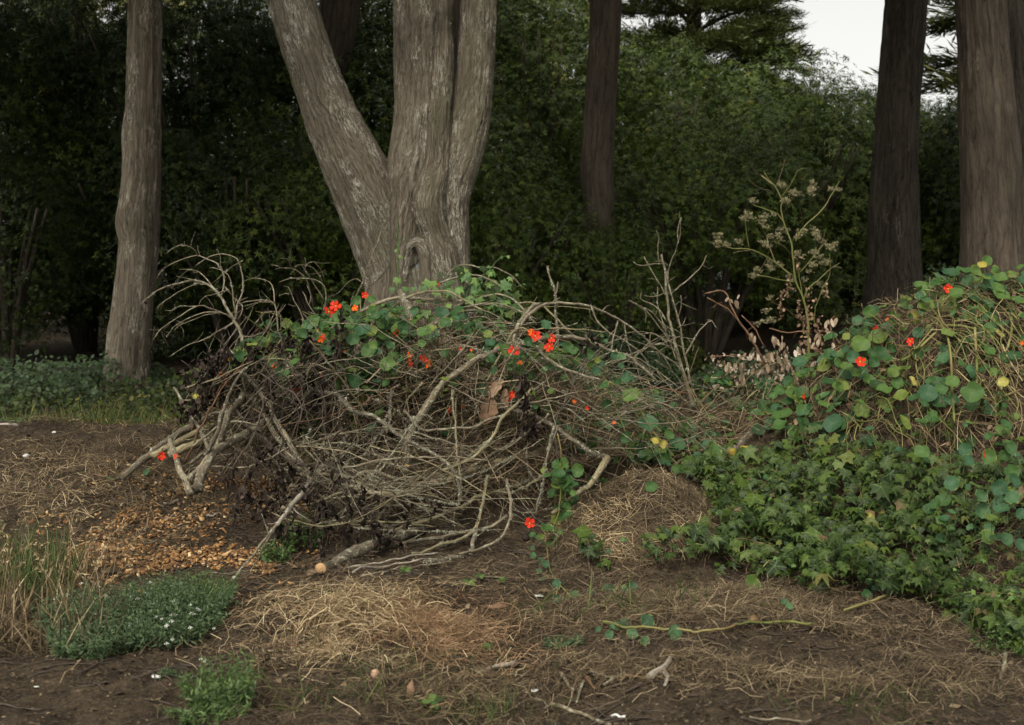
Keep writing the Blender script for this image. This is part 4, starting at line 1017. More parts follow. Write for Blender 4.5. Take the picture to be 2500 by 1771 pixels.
# bare shrub of sticks right of the pile
BS = thing('bare_shrub', 'leafless stick shrub standing alone against the dark thicket', 'shrub', P(1690, 1000, 8.4))
for s, r0, r1 in [("1613,624 1623,662 1630,720 1633,765 1640,800 1658,877 1675,934 1693,1000", 3.2, 7), ("1622,655 1634,705 1656,781 1668,852 1680,905 1686,940", 2.5, 4.5),
    ("1608,640 1605,600 1608,580 1599,560", 2, 1), ("1663,532 1659,575 1645,623 1632,667 1630,700", 1.3, 2.6), ("1657,590 1656,560 1663,532", 1.4, 1), ("1724,623 1712,652 1690,675 1665,695 1640,715", 1.4, 2.4),
    ("1548,638 1560,647 1582,648 1620,643", 1.2, 2), ("1572,628 1585,650 1601,681 1620,712 1630,730", 1.3, 2.4), ("1539,734 1565,747 1592,762 1618,800 1645,850", 1.6, 3), ("1565,715 1563,730 1590,742 1611,760 1630,790", 1.4, 2.6),
    ("1753,806 1745,795 1733,783 1706,808 1686,843 1672,872", 1.4, 3.4), ("1660,720 1664,745 1658,770 1652,790", 1.4, 2), ("1605,700 1607,745 1618,790 1640,850 1650,880", 1.6, 2.4), ("1578,860 1600,858 1625,870 1650,890 1672,920", 1.6, 2.8),
    ("1598,880 1630,900 1655,925 1680,960", 1.6, 2.4), ("1575,720 1590,724 1610,722 1628,715", 1.2, 1.8), ("1655,800 1668,790 1675,775", 1.3, 1.2), ("1648,760 1640,735 1642,715", 1.3, 1.2), ("1536,732 1584,766 1618,811 1643,848", 1.5, 2.4)]:
    mb = MB(); stick_mesh(mb, s, r0 * .72, r1 * .72, 8.4 + rng.uniform(-.25, .25), 8.4, r0 * 31 + len(s), nsp=2); mb.build('stem' if max(r0, r1) > 4 else 'twig', M['twig' if max(r0, r1) < 6 else 'twig'], BS)

# dead umbellifer
HD = 9.2
UM = thing('dead_umbel_plant', 'tall dead umbel plant with green stalk and brown seed heads before the dark thicket', 'plant', P(1976, 930, HD))
for s, r0, r1, m in [("1977,960 1975,906 1972,797 1961,738 1942,682 1934,625 1930,594 1910,531 1907,485 1895,457 1875,436 1865,415", 5.2, 1.3, 'hemlock')] + [(s, a, b_, 'hemlock' if a > 1.5 else 'vine_dry') for s, a, b_ in [
    ("1935,671 1896,643 1875,629 1833,611 1784,606 1749,583", 3, 1.2), ("1831,608 1823,562 1819,538", 1.8, 1), ("1942,590 1963,555 2002,517 2030,475 2051,440", 2.6, 1), ("1914,545 1900,524 1865,510 1837,499", 2, 1),
    ("1907,485 1935,443 1949,415 1970,410", 1.8, .9), ("1895,457 1910,418 1917,387", 1.5, .8), ("1895,457 1880,447 1862,432 1845,422 1833,400", 1.4, .7), ("1883,466 1850,455 1828,440", 1.2, .7), ("1963,731 1973,706 1998,685 2026,657 2051,640", 2.4, 1),
    ("1952,668 1975,640 1998,612 2020,585", 2, 1), ("1942,690 1896,682 1870,675 1847,671", 2, 1), ("1990,800 1991,766 1996,740 2010,700 2025,670 2026,620", 1.8, .9), ("1963,731 1955,700 1950,668 1945,640", 1.8, 1),
    ("2002,517 1990,490 1985,470", 1.2, .8), ("1963,555 1955,520 1950,500 1965,485", 1.2, .8), ("1896,643 1880,610 1870,575 1860,560", 1.2, .8), ("1875,629 1860,655 1855,665", 1.2, .8), ("1998,612 2010,590 2016,560", 1.1, .8), ("1972,797 1940,770 1910,750 1880,735", 1.4, .8),
    ("1833,611 1810,612 1790,618", 1.2, .8), ("1910,531 1925,500 1940,482", 1.1, .7), ("1934,625 1915,600 1885,590", 1.1, .7), ("2026,657 2040,650 2060,655", 1, .7), ("1784,606 1765,600 1748,602", 1, .7)]]:
    mb = MB(); stick_mesh(mb, s, r0 * .75 + .1, r1 * .75 + .1, HD, HD + rng.uniform(-.3, .3), len(s) * 1.3, nsp=0, rough=.08); mb.build('stalk' if r0 > 4 else 'side_stalk', M[m], UM)
def umbel_mesh(seed):
    r = np.random.default_rng(seed); mb = MB(); m = 13
    for k in range(m):
        d = nrm(np.array([r.normal(0, .6), r.normal(0, .6), r.uniform(.3, 1)])); e = d * r.uniform(.6, 1)
        tube(mb, np.array([[0, 0, 0], e * .5 + [0, 0, .05], e]), [.02, .015, .015], 4)
        c = e + r.normal(0, .10, (8, 3)); R = frames(rdir(8), rdir(8)); inst(mb, OVAL, c, R, r.uniform(.12, .24, 8), r.random(8))
    return mb.mesh('umbel', M['umbel'])
UMM = [umbel_mesh(s) for s in range(3)]
for k, (x, y) in enumerate([(1749, 583), (1772, 603), (1802, 597), (1748, 602), (1823, 530), (1812, 540), (1833, 538), (1837, 499), (1866, 535), (1857, 548), (1885, 530), (1870, 560), (1880, 583), (1862, 600), (1872, 608), (1905, 590), (1895, 580), (1850, 668), (1838, 680), (1877, 660), (1902, 655), (1955, 572), (1950, 585), (1990, 580), (1984, 574), (2000, 595), (2025, 612), (2032, 606), (1990, 625), (2010, 650), (2002, 632), (1930, 712), (1975, 670), (2000, 702), (2020, 645), (1930, 690), (1945, 480), (1980, 470), (1975, 478), (2030, 467), (2042, 470), (1907, 462), (1932, 478), (1918, 500), (1882, 733), (1870, 765), (1880, 790), (1865, 790), (1850, 797), (1985, 655), (1965, 690), (1950, 630), (1912, 570), (1983, 452), (1881, 645)]):
    R = frames(np.array([[rng.normal(0, .3), -.4, 1]]), rdir(1))[0]
    place('seed_head', UMM[k % 3], UM, P(x, y, HD + rng.uniform(-.2, .2)), R, rng.uniform(.040, .070))
mb = MB()
for (x, y0, y1, w_, n) in [(1907, 705, 780, 5, 45), (1923, 675, 725, 5, 35), (1950, 725, 775, 6, 35), (1975, 700, 930, 10, 150), (1998, 770, 930, 12, 140), (2014, 690, 725, 5, 22), (1948, 620, 660, 6, 24), (1962, 760, 900, 10, 60)]:
    q = P(rng.normal(x, w_ * .6, n), rng.uniform(y0, y1, n), HD + rng.uniform(-.06, .06, n)); inst(mb, OVAL, q, frames(rdir(n), nrm(rdir(n) + np.array([0, 0, -1.5]))), rng.uniform(.015, .045, n))
mb.build('shrivelled_leaf', M['drybrown'], UM, kind='stuff')

# brush of pale hanging dead leaves round its foot
DL = [tpl_mesh('dry_leaf', T(np.array([(0, 0, 0), (.3, .16, .08), (.3, -.16, .02), (.72, .13, -.04), (.72, -.15, .06), (1, 0, .10)]) * [1, s, 1], [(0, 2, 1), (3, 4, 5)], [(1, 2, 4, 3)]), M['drypale']) for s in (1, 1.3)]
PB = thing('dead_leaf_brush', 'dead brush with pale papery hanging leaves round the foot of the umbel plant', 'brush', P(1860, 930, 9.0))
for s, r0, r1 in [("1721,715 1770,713 1788,755 1802,783 1830,819 1854,861 1868,889", 1.6, 3), ("1728,727 1777,755 1802,783", 1.4, 2), ("2060,870 2045,830 2020,810 2000,812 1990,850", 1.5, 2.4), ("1740,870 1800,868 1850,880 1900,930", 1.4, 2.6), ("1880,800 1920,812 1960,808 1975,815", 1.6, 2), ("2040,770 2025,790 2035,830 2050,890", 1.3, 2.2), ("1980,862 1985,890 1975,940", 1.5, 2), ("2065,800 2085,815 2095,850", 1.4, 1.8), ("1812,770 1840,800 1870,850", 1.3, 2.2), ("1770,880 1775,920", 1.5, 2)]:
    mb = MB(); stick_mesh(mb, s, r0, r1, 9.0, 9.0, len(s) * 2.3, nsp=3); mb.build('twig', M['twig_red'], PB)
for (x, y) in [(1775, 885), (1782, 893), (1805, 893), (1850, 858), (1868, 868), (1835, 812), (1890, 828), (1905, 832), (1915, 842), (2030, 780), (2020, 805), (1995, 822), (2022, 858), (2040, 845), (2078, 830), (2090, 855), (1900, 880), (1930, 890), (1960, 882), (1880, 915), (1945, 920), (2060, 872), (1860, 900), (1888, 865), (1920, 862), (1840, 905), (1950, 850), (2005, 880), (1818, 915), (2075, 880), (1790, 730), (1875, 890), (1970, 905), (1905, 910), (2045, 895)]:
    m = rng.integers(3, 7)
    for k in range(m):
        hd = nrm(np.array([rng.normal(0, .45), rng.normal(0, .4), -1.0])); R = frames(np.array([[rng.normal(0, .6), -1, .2]]), hd[None])[0]
        place('dry_leaf', DL[k % 2], PB, P(x + rng.normal(0, 7), y + rng.normal(0, 6), 9.0 + rng.uniform(-.2, .2)), R, rng.uniform(.045, .085))
mb = MB(); q = P(rng.uniform(1720, 2100, 500), rng.uniform(860, 960, 500), rng.uniform(8.6, 9.2, 500)); inst(mb, OVAL, q, frames(rdir(500), nrm(rdir(500) + [0, 0, -.6])), rng.uniform(.015, .045, 500)); mb.build('leaf_debris', M['drypale'], PB, kind='stuff')

# filler twigs: countable ones as things, the finer tangle as one mass
def filler(zone, k):
    r = rng
    if zone == 0:      # bowed twigs low in the pile
        x0, y0 = r.uniform(640, 980), r.uniform(1060, 1320); x1, y1 = x0 + r.uniform(90, 400), r.uniform(1020, 1320); sag = r.uniform(-45, 70); d = r.uniform(6.65, 7.4) if r.random() < .6 else r.uniform(6.25, 6.65)
        pp = [(x0, y0), ((2 * x0 + x1) / 3, (2 * y0 + y1) / 3 + sag), ((x0 + 2 * x1) / 3, (y0 + 2 * y1) / 3 + sag * .9), (x1, y1)]
    elif zone == 1:    # arches high in the pile
        x0, y0 = r.uniform(780, 1150), r.uniform(800, 950); x1 = x0 + r.uniform(120, 330); y1 = y0 + r.uniform(-60, 110); up = r.uniform(10, 90); d = r.uniform(7.3, 8.1)
        pp = [(x0, y0), ((2 * x0 + x1) / 3, (2 * y0 + y1) / 3 - up), ((x0 + 2 * x1) / 3, (y0 + 2 * y1) / 3 - up), (x1, y1)]
    elif zone == 2:    # left wing, slanting
        x0, y0 = r.uniform(440, 700), r.uniform(930, 1160); a = r.uniform(-1.1, -.1); L = r.uniform(120, 330); b_ = r.uniform(-40, 40); d = r.uniform(6.8, 7.6)
        pp = [(x0, y0), (x0 + math.cos(a) * L * .5, y0 + math.sin(a) * L * .5 + b_), (x0 + math.cos(a) * L, y0 + math.sin(a) * L)]
    elif zone == 3:    # right wing, thin arcs
        x0, y0 = r.uniform(1180, 1500), r.uniform(900, 1120); x1 = x0 + r.uniform(100, 330); y1 = y0 + r.uniform(-130, 150); up = r.uniform(-40, 90); d = r.uniform(6.9, 8.0)
        pp = [(x0, y0), ((x0 + x1) / 2, (y0 + y1) / 2 - up), (x1, min(y1, 1190))]
    elif zone == 4:    # centre, any direction
        x0, y0 = r.uniform(760, 1330), r.uniform(820, 1260); a = r.uniform(0, 6.28); L = r.uniform(80, 260); b_ = r.uniform(-45, 45); d = r.uniform(6.7, 7.8)
        pp = [(x0 - math.cos(a) * L / 2, y0 - math.sin(a) * L / 2), (x0 + b_ * math.sin(a), y0 + b_ * math.cos(a)), (x0 + math.cos(a) * L / 2, y0 + math.sin(a) * L / 2)]
        pp = [(x, min(max(y, 760), 1330)) for x, y in pp]
    else:              # dark drooping twigs on the left front
        x0, y0 = r.uniform(560, 860), r.uniform(850, 1120); x1 = x0 + r.uniform(-90, 130); y1 = y0 + r.uniform(80, 230); d = r.uniform(6.6, 7.2)
        pp = [(x0, y0), ((x0 + x1) / 2 + r.uniform(-50, 50), (y0 + y1) / 2), (x1, y1)]
    return ' '.join('%f,%f' % p for p in pp), d
ZL = [('bowed_twig', 'thin twig bowed sideways low in the front of the brush pile', 'thin bowed twigs low in the pile'),
      ('arched_twig', 'thin twig arched over the leafy top of the brush pile', 'thin arched twigs on the pile top'),
      ('slanting_twig', 'thin twig slanting through the left wing of the brush pile', 'thin slanting twigs in the left wing'),
      ('trailing_twig', 'thin twig trailing off the right wing of the brush pile', 'thin trailing twigs on the right wing'),
      ('crossed_twig', 'thin twig lying crosswise in the centre of the brush pile', 'thin crossed twigs in the pile centre'),
      ('drooping_twig', 'dark thin twig drooping over the left front of the brush pile', 'dark drooping twigs at the left front')]
LMK = [(783, 1411, 'the sawn end of the cut log'), (930, 1335, 'the thick cut log'), (1090, 1262, 'the thick rear log'), (1293, 1278, 'the lone scarlet flower'), (990, 1110, 'the spotted upright prop'), (1200, 990, 'the brown dead leaf'), (950, 1060, 'the hay nest'), (1070, 1060, 'the dark hay hollow'),
       (727, 957, 'the orange flower at the left'), (803, 755, 'the paired red flowers'), (967, 812, 'the single orange flower'), (1030, 880, 'the orange flower cluster'), (1254, 857, 'the scarlet flower on the arch'), (1345, 835, 'the twin red flowers'), (1000, 750, 'the leaning stump'), (1180, 700, 'the bright ivy'),
       (500, 940, 'the black wilted bunches'), (540, 1090, 'the stout forked limb'), (450, 1050, 'the slanting logs'), (640, 1010, 'the long log'), (690, 1100, 'the branch over the chips'), (735, 1210, 'the pale pole'), (735, 1330, 'the parsley like weed'), (840, 1300, 'the drooping black leaves'),
       (1375, 1220, 'the hanging green vine'), (1160, 1330, 'the furry stick'), (1240, 1240, 'the slender hoop twig'), (1440, 1160, 'the right hand prop'), (1480, 900, 'the strung round leaves'), (1583, 1034, 'the largest round leaf'), (1570, 1200, 'the straw mound'), (1680, 950, 'the bare stick shrub'), (1430, 1000, 'the small red flower'), (1100, 1160, 'the bowed olive branch'), (860, 860, 'the mid pile leaves'), (1120, 820, 'the large round leaf')]
def where(pts):
    u, v = px_of(pts); u, v = float(u.mean()), float(v.mean())
    b_ = min(LMK, key=lambda l: (l[0] - u) ** 2 + (l[1] - v) ** 2); dx, dy = u - b_[0], v - b_[1]
    if dx * dx + dy * dy < 28 ** 2: w_ = 'across'
    elif abs(dx) > abs(dy) * 1.2: w_ = 'right of' if dx > 0 else 'left of'
    else: w_ = 'below' if dy > 0 else 'above'
    return w_ + ' ' + b_[2]
ADJ = ['bowed', 'arched', 'slanting', 'trailing', 'crossing', 'drooping']
CN = {'twig': 'pale brown', 'twig_olive': 'olive', 'twig_red': 'reddish', 'twig_dark': 'blackish'}
ZN = [62, 44, 40, 40, 60, 30]
MT = ['twig', 'twig', 'twig', 'twig_olive', 'twig_red']
for z in range(6):
    for k in range(ZN[z]):
        s, d = filler(z, k); mb = MB(); r0 = 1.1 + 2.2 * rng.random() ** 1.6
        pts, rad = stick_mesh(mb, s, r0, r0 * rng.uniform(.4, .8), d, d + rng.uniform(-.5, .5), rng.uniform(0, 99), nsp=3)
        mt_ = 'twig_dark' if z == 5 else MT[k % (5 if z != 0 else 4)]; ln_ = np.linalg.norm(pts[-1] - pts[0])
        lab_ = '%s %s %s %stwig %s' % ('short' if ln_ < .45 else 'long', CN[mt_], ADJ[z], 'lichened ' if z in (0, 4) and k % 2 == 0 else '', where(pts))
        o = mb.build(ZL[z][0], M[mt_], org=pts[0], label=lab_, category='twig', group=ZL[z][2])
        if z in (0, 4) and k % 2 == 0:
            lb = MB(); lichen(lb, pts, rad, rng.uniform(.5, 2.0))
            if lb.n: lb.build('lichen', M['lichen'], o, kind='stuff', smooth=False)
mb = MB(); mbd = MB()
for z, cnt in zip(range(6), [85, 80, 90, 90, 260, 60]):
    for k in range(cnt):
        s, d = filler(z, k); r0 = rng.uniform(.8, 1.7)
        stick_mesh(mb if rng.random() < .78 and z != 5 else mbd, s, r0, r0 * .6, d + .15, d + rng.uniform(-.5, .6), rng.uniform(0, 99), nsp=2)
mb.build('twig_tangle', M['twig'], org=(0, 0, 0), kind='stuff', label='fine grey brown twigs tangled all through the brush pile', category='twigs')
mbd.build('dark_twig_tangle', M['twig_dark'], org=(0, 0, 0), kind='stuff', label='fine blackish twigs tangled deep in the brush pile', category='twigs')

mb = MB(); n = 9500
x = rng.uniform(500, 1480, n); y = rng.uniform(820, 1230, n); u = (x - 980) / 470; v = (y - 1010) / 210; ok = (u * u + v * v < 1) & (y > 800 + np.abs(x - 980) * .28)
dd = rng.uniform(7.0, 7.9, n) - np.clip((y - 1050) / 400, 0, .5); q = P(x, y, dd)[ok & (fbm(xyz(x / 60, y / 60, 2.), 3) > -.25)]; q[:, 2] = np.maximum(q[:, 2], H(q[:, 0], q[:, 1]))
n = len(q); L = rng.uniform(.10, .42, n); k = rng.integers(0, 8, n); R = frames(nrm(rdir(n) + [0, -.6, .3]), nrm(rdir(n) * [1, .6, .7]))
for t in range(8): s = k == t; inst(mb, STR[t], q[s], R[s], L[s])
mb.build('dead_stem_tangle', M['straw_dark'], org=(0, 0, 0), smooth=False, kind='stuff', label='dry brown dead stems and hay packed inside the brush pile', category='dead stems')
mb = MB(); n = 5200
q = xyz(rng.uniform(.3, 2.6, n), rng.uniform(7.0, 9.4, n)); q[:, 2] = H(q[:, 0], q[:, 1]); q = q[fbm(q * 1.8, 3) > -.25]; straw_bed(mb, q, .06, .30, .16)
mb.build('bank_litter', M['straw_dark'], org=(0, 0, 0), smooth=False, kind='stuff', label='dead stems and hay on the low bank between the pile and the ivy', category='litter')
mb = MB(); n = 900
q = blob(1440, 1150, .75, .30, n); k = rng.integers(0, 8, n); L = rng.uniform(.08, .30, n); R = frames(nrm(gnormal(q) + rdir(n) * .2), nrm(rdir(n) * [1, .5, .1]))
for t in range(8): s = k == t; inst(mb, STR[t], (q + [0, 0, .02])[s], R[s], L[s])
mb.build('bark_shreds', M['needle'], org=(0, 0, 0), smooth=False, kind='stuff', label='reddish shreds of bark on the ground left of the straw mound', category='litter')

# ------------------------------------------------------------------ black wilted shoots
WLF = []
for s in range(3):
    r = np.random.default_rng(60 + s); V = np.array([(0, 0, 0), (.28, .15, .12), (.28, -.11, -.06), (.55, .06, -.14), (.55, -.18, .14), (.82, .12, .08), (.82, -.04, -.10), (1.05, .0, .04)]) + r.normal(0, .03, (8, 3))
    WLF.append(tpl_mesh('wilted_leaf', T(V, [(0, 2, 1), (5, 6, 7)], [(1, 2, 4, 3), (3, 4, 6, 5)]), M['wilt'], False))
WP = [(480, 905), (495, 930), (525, 920), (545, 945), (560, 890), (530, 960), (575, 930), (470, 925), (552, 905), (513, 950), (700, 825), (738, 845), (770, 862), (800, 870), (640, 895), (615, 870), (585, 880), (655, 945), (728, 985), (762, 990), (710, 1000), (745, 830), (835, 785), (690, 860), (780, 905), (1280, 925), (1285, 975), (1300, 1010), (1290, 1040), (590, 975), (600, 1195), (632, 1215), (640, 1250), (770, 1205), (825, 1195), (790, 1310), (835, 1290), (850, 1305), (918, 1300), (795, 1355), (872, 1395), (1040, 1215), (700, 1150), (680, 1175), (740, 1190), (560, 1160), (855, 1225), (930, 1235), (905, 1270), (775, 1265), (812, 1250), (660, 1290), (805, 880), (830, 850), (765, 940), (1435, 830), (350, 745), (385, 690), (395, 690), (375, 840), (395, 835), (470, 1000), (480, 985)]
WP += [(x, y) for x, y in zip([585, 612, 655, 690, 722, 758, 705, 742, 668, 630, 880, 905, 940, 865, 985, 830, 795, 545, 512, 600, 628, 745, 776, 715], [1235, 1150, 1235, 1215, 1150, 1175, 1265, 1290, 1110, 1100, 1330, 1270, 1290, 1190, 1250, 1140, 1120, 860, 880, 850, 925, 930, 950, 900])]
for k, (x, y) in enumerate(WP):
    small = 56 <= k < 61
    d = 7.0 if y < 1050 else (6.25 if y > 1180 else 6.5)
    if x > 1200: d = 6.85
    if small: d = 7.6
    zone = 0 if small else (1 if x < 600 and y < 1050 else 2 if y < 1050 and x < 1000 else 3 if x > 1200 else 4)
    lab = ['tiny withered leaf tuft at the tip of the fountain shaped branch', 'black wilted leaf bunch at the left shoulder of the pile, above the slanting logs', 'black wilted leaf bunch hanging among the upper left branches and flowers', 'black wilted leaf bunch at the right of the pile near the brown dead leaf', 'black wilted leaf bunch drooping low at the front of the pile'][zone]
    grp = ['withered tufts on the fountain branch', 'wilted bunches at the left shoulder', 'wilted bunches among upper left branches', 'wilted bunches at the right', 'wilted bunches low at the front'][zone]
    c = P(x, y - 22, d + rng.uniform(-.15, .15))
    if not small: lab = 'black wilted leaf bunch ' + ['', 'at the left shoulder, ', 'among the upper branches, ', 'in the right part, ', 'low at the front, '][zone] + where(c[None])
    t = thing('wilted_shoot', lab, 'wilted leaves', c, grp)
    mb = MB(); e = c + np.array([rng.normal(0, .03), rng.normal(0, .03), -.10]); tube(mb, smooth_path(np.array([c + [rng.normal(0, .04), 0, .06], c, e]), 6), np.linspace(.003, .0015, 6), 5); mb.build('stem', M['twig_dark'], t)
    for j_ in range(5 if small else (rng.integers(7, 12) if zone == 4 else rng.integers(13, 21))):
        q = c + (e - c) * rng.random() + rdir(1)[0] * .035
        hd = nrm(np.array([rng.normal(0, .45), rng.normal(0, .45), -1.0])); R = frames(rdir(1), hd[None])[0]
        place('wilted_leaf', WLF[j_ % 3], t, q, R, rng.uniform(.03, .05) if small else rng.uniform(.05, .10))

# ------------------------------------------------------------------ nasturtiums
NL = [tpl_mesh('nasturtium_leaf', t, M['nast']) for t in DISK]
NLB = [tpl_mesh('nasturtium_leaf', t, M['nast_blue']) for t in DISK[:5]]
NLY = [tpl_mesh('nasturtium_leaf', t, M['nast_yellow']) for t in DISK[5:]]
PET = T([(.05, 0, 0), (.45, .26, .16), (.45, -.26, .16), (.82, .40, .24), (.82, -.40, .24), (1.02, .16, .17), (1.02, -.16, .20), (.62, 0, .13)], [(0, 2, 7), (0, 7, 1), (1, 7, 3), (7, 2, 4), (7, 5, 3), (7, 6, 5), (7, 4, 6)])
PM = {'r': tpl_mesh('petal', PET, M['petal_red']), 'o': tpl_mesh('petal', PET, M['petal_orange'])}
mb = MB(); tube(mb, np.array([[0, 0, .06], [0, 0, -.1], [.1, 0, -.5], [.3, 0, -1.0]]), [.20, .2, .1, .03], 8); THR = mb.mesh('spur', M['throat'])
def flower(plant, pos, nrm_, rad, kind='r'):
    R = frames(np.asarray(nrm_)[None], rdir(1))[0]
    f = place('flower', THR, plant, pos, R, rad)
    for k in range(5):
        a = 2 * math.pi * k / 5 + .2; c, s = math.cos(a), math.sin(a); e = rng.uniform(.85, 1.12)
        p = bpy.data.objects.new('petal', PM[kind]); COL.objects.link(p); p.parent = f
        p.matrix_basis = Matrix.Rotation(a, 4, 'Z') @ Matrix.Rotation(rng.uniform(-.35, .15), 4, 'Y') @ Matrix.Scale(e, 4)
NLEAF = {}
def leaf(plant, pos, diam, kind='g', nn=None, stem=None, drop=.12):
    if nn is None: nn = nrm(TOCAM * .9 + np.array([0, 0, .75]) + rdir(1)[0] * .8)
    R = frames(nn[None], rdir(1))[0]
    ms = {'g': NL, 'b': NLB, 'y': NLY}[kind]; m = ms[rng.integers(0, len(ms))]
    place('leaf', m, plant, pos, R, diam / 2, **({'label': 'yellowed leaf'} if kind == 'y' else {}))
    if stem is not None:
        e = pos + np.array([rng.normal(0, .04), rng.uniform(.02, .08), -drop * rng.uniform(.5, 1.3)])
        m_ = (pos + e) / 2 - nn * .03
        tube(stem, smooth_path(np.array([pos - nn * .002, m_, e]), 6), np.full(6, .0019), 5, 0, 0, cap=False)
def nplant(label, px, py, d, group=None):
    return thing('nasturtium_plant', label, 'plant', P(px, py, d) if d else G(px, py)[0], group)
def vine_path(mb, s, r, d0, d1, seed=1.): return stick_mesh(mb, s, r, r * .7, d0, d1, seed, nsp=0, rough=.05)
def onground(mb, s, r, lift=.012, seed=1., r1=None):
    rows = np.array([[float(v) for v in p.split(',')] for p in s.split()]); n = max(8, int(np.linalg.norm(np.diff(rows, axis=0), axis=1).sum() / 10))
    q = smooth_path(rows, n); g = G(q[:, 0], q[:, 1]); g[:, 2] = H(g[:, 0], g[:, 1]) + lift + .008 * vnoise(xyz(np.arange(n) * .4, seed, 0))
    rad = np.linspace(r, r1 if r1 else r * .6, n) * g[:, 1] / F
    tube(mb, g, rad, 7, .12, seed, knob=.3); return g, rad

# the heap at the right
HP = nplant('large nasturtium covering the tall heap at the right with round leaves and red flowers', 2350, 1000, None)
st_ = MB()
HL = [(1180,475,160),(1455,250,130),(1435,365,110),(1340,285,100),(1490,120,90),(1000,440,130),(945,570,150),(555,545,90),(1665,490,90),(1570,415,100),(1720,860,110),(1620,1085,90),(1620,1200,100),(1375,1165,165),(1385,1070,110),(1475,810,110),(1490,705,110),(1375,685,80),(1290,790,70),(1045,1070,80),(1215,1080,110),(1130,1140,100),(840,975,100),(745,1000,95),(650,850,110),(735,760,80),(560,1065,110),(385,1010,110),(445,1140,95),(490,1250,90),(245,1080,110),(815,1190,130),(680,1140,120),(620,1260,120),(730,1310,120),(905,1310,90),(980,1310,60),(835,1400,140),(970,1400,90),(335,1200,90),(390,1290,90),(90,1310,80),(210,1180,70),(320,1120,80),(1320,940,110),(1750,440,80),(1640,320,90),(1530,520,80),(1750,160,70),(1130,370,80),(720,670,90),(780,690,80),(490,750,60),(430,880,100),(330,930,100),(1060,1340,80),(1640,1420,100),(1560,1500,100),(1740,1500,90),(1680,1600,100),(580,850,80),(550,640,60),(1050,410,90),(1110,430,80),(1190,300,60),(1600,250,100),(1690,220,90),(1560,190,70),(1400,200,90),(1330,380,110),(1270,420,80),(1660,380,80),(1450,470,70),(1370,330,90),(640,760,90),(600,920,90),(700,900,80),(510,980,90),(450,1010,80),(300,1010,90),(200,1260,90),(130,1200,80),(260,1190,70),(560,1170,100),(640,1040,90),(780,1090,100),(870,1100,80),(920,1210,90),(1000,1240,80)]
for X, Y, D in HL:
    x, y = 1950 + X / 3.247, 600 + Y / 3.247
    p = G(x, y, .10)[0] if y > 690 or x < 2280 else P(x, y, 7.15 + rng.uniform(-.1, .2))
    leaf(HP, p, D / 3.247 * p[1] / F * 1.05, 'y' if rng.random() < .04 else ('g' if x > 2150 or rng.random() < .7 else 'b'), None, st_)
POLYH = [(1880, 1020), (1960, 940), (2060, 860), (2150, 790), (2230, 745), (2300, 690), (2340, 655), (2420, 640), (2600, 650), (3300, 800), (3300, 1150), (2250, 1100), (2000, 1075), (1820, 1070)]
q = bed(POLYH, 1.3, 5.8, 5.5, 8.4, 1000); u, v = px_of(q)
pr = np.where(u < 2180, .75, np.where(v < 780, .62, .26)); pr = np.where(u > 2520, .08, pr)
q = q[rng.random(len(q)) < pr][:215]; gn = gnormal(q)
for p, g in zip(q, gn):
    p = p + g * rng.uniform(.03, .17) + np.array([0, -.03, 0])
    leaf(HP, p, rng.uniform(.055, .125), 'g' if rng.random() < .75 else 'b', nrm(TOCAM * .8 + g * .7 + np.array([0, 0, .4]) + rdir(1)[0] * .5), st_)
for x, y, D in [(2233, 929, 24), (2487, 905, 26), (2410, 1010, 24), (2440, 815, 26), (2398, 648, 22), (2140, 820, 20), (2265, 1035, 16)]: leaf(HP, G(x, y, .13)[0] if y > 690 else P(x, y, 7.1), D * .0027, 'y', None, st_)
for x, y, D, k in [(2315, 706, 18, 'r'), (2174, 788, 19, 'o'), (2138, 808, 18, 'r'), (2222, 834, 15, 'r'), (2100, 884, 19, 'r'), (2407, 1110, 19, 'r'), (2461, 1189, 20, 'r'), (1960, 969, 11, 'r'), (2494, 838, 9, 'o'), (2452, 1232, 6, 'o')]:
    p = G(x, y, .30 if y > 1000 else .24)[0] if not (x == 2315) else P(x, y, 7.0)
    flower(HP, p, nrm(TOCAM + np.array([rng.normal(0, .4), 0, .15])), D / 2 * p[1] / F * 1.35, k)
mb = st_
for k in range(55):   # yellow green stems hanging down the face of the heap
    x = rng.uniform(1.9, 3.9); top = 7.1 - rng.uniform(0, .5); bot = top - rng.uniform(.4, 1.1); Y = np.linspace(top, bot, 9); X = x + np.cumsum(rng.normal(0, .03, 9))
    Z = H0(X, Y) + .05 + .05 * np.sin(np.linspace(0, 3.1, 9)) + rng.uniform(0, .05)
    tube(mb, smooth_path(xyz(X, Y, Z), 20), np.linspace(.0042, .0025, 20) * rng.uniform(.4, 1.1), 6, .1, k)
mb.build('stem', M['vine'], HP, kind='stuff')
mb = MB(); q = bed(POLYH, 1.5, 5.5, 5.6, 8.2, 6500); gn = gnormal(q)
straw_bed(mb, q + gn * rng.uniform(0, .07, len(q))[:, None], .08, .32, .06, np.array([0, -.5, -1.0]), .45)
mb.build('dead_stem', M['vine_dry'], HP, kind='stuff', smooth=False)
q = bed(POLYH, 1.5, 5.5, 5.6, 8.2, 420); mb = MB(); n = len(q); inst(mb, OVAL, q + gnormal(q) * .07, frames(rdir(n), nrm(rdir(n) + [0, 0, -.8])), rng.uniform(.03, .07, n)); mb.build('withered_leaf', M['drybrown'], HP, kind='stuff')
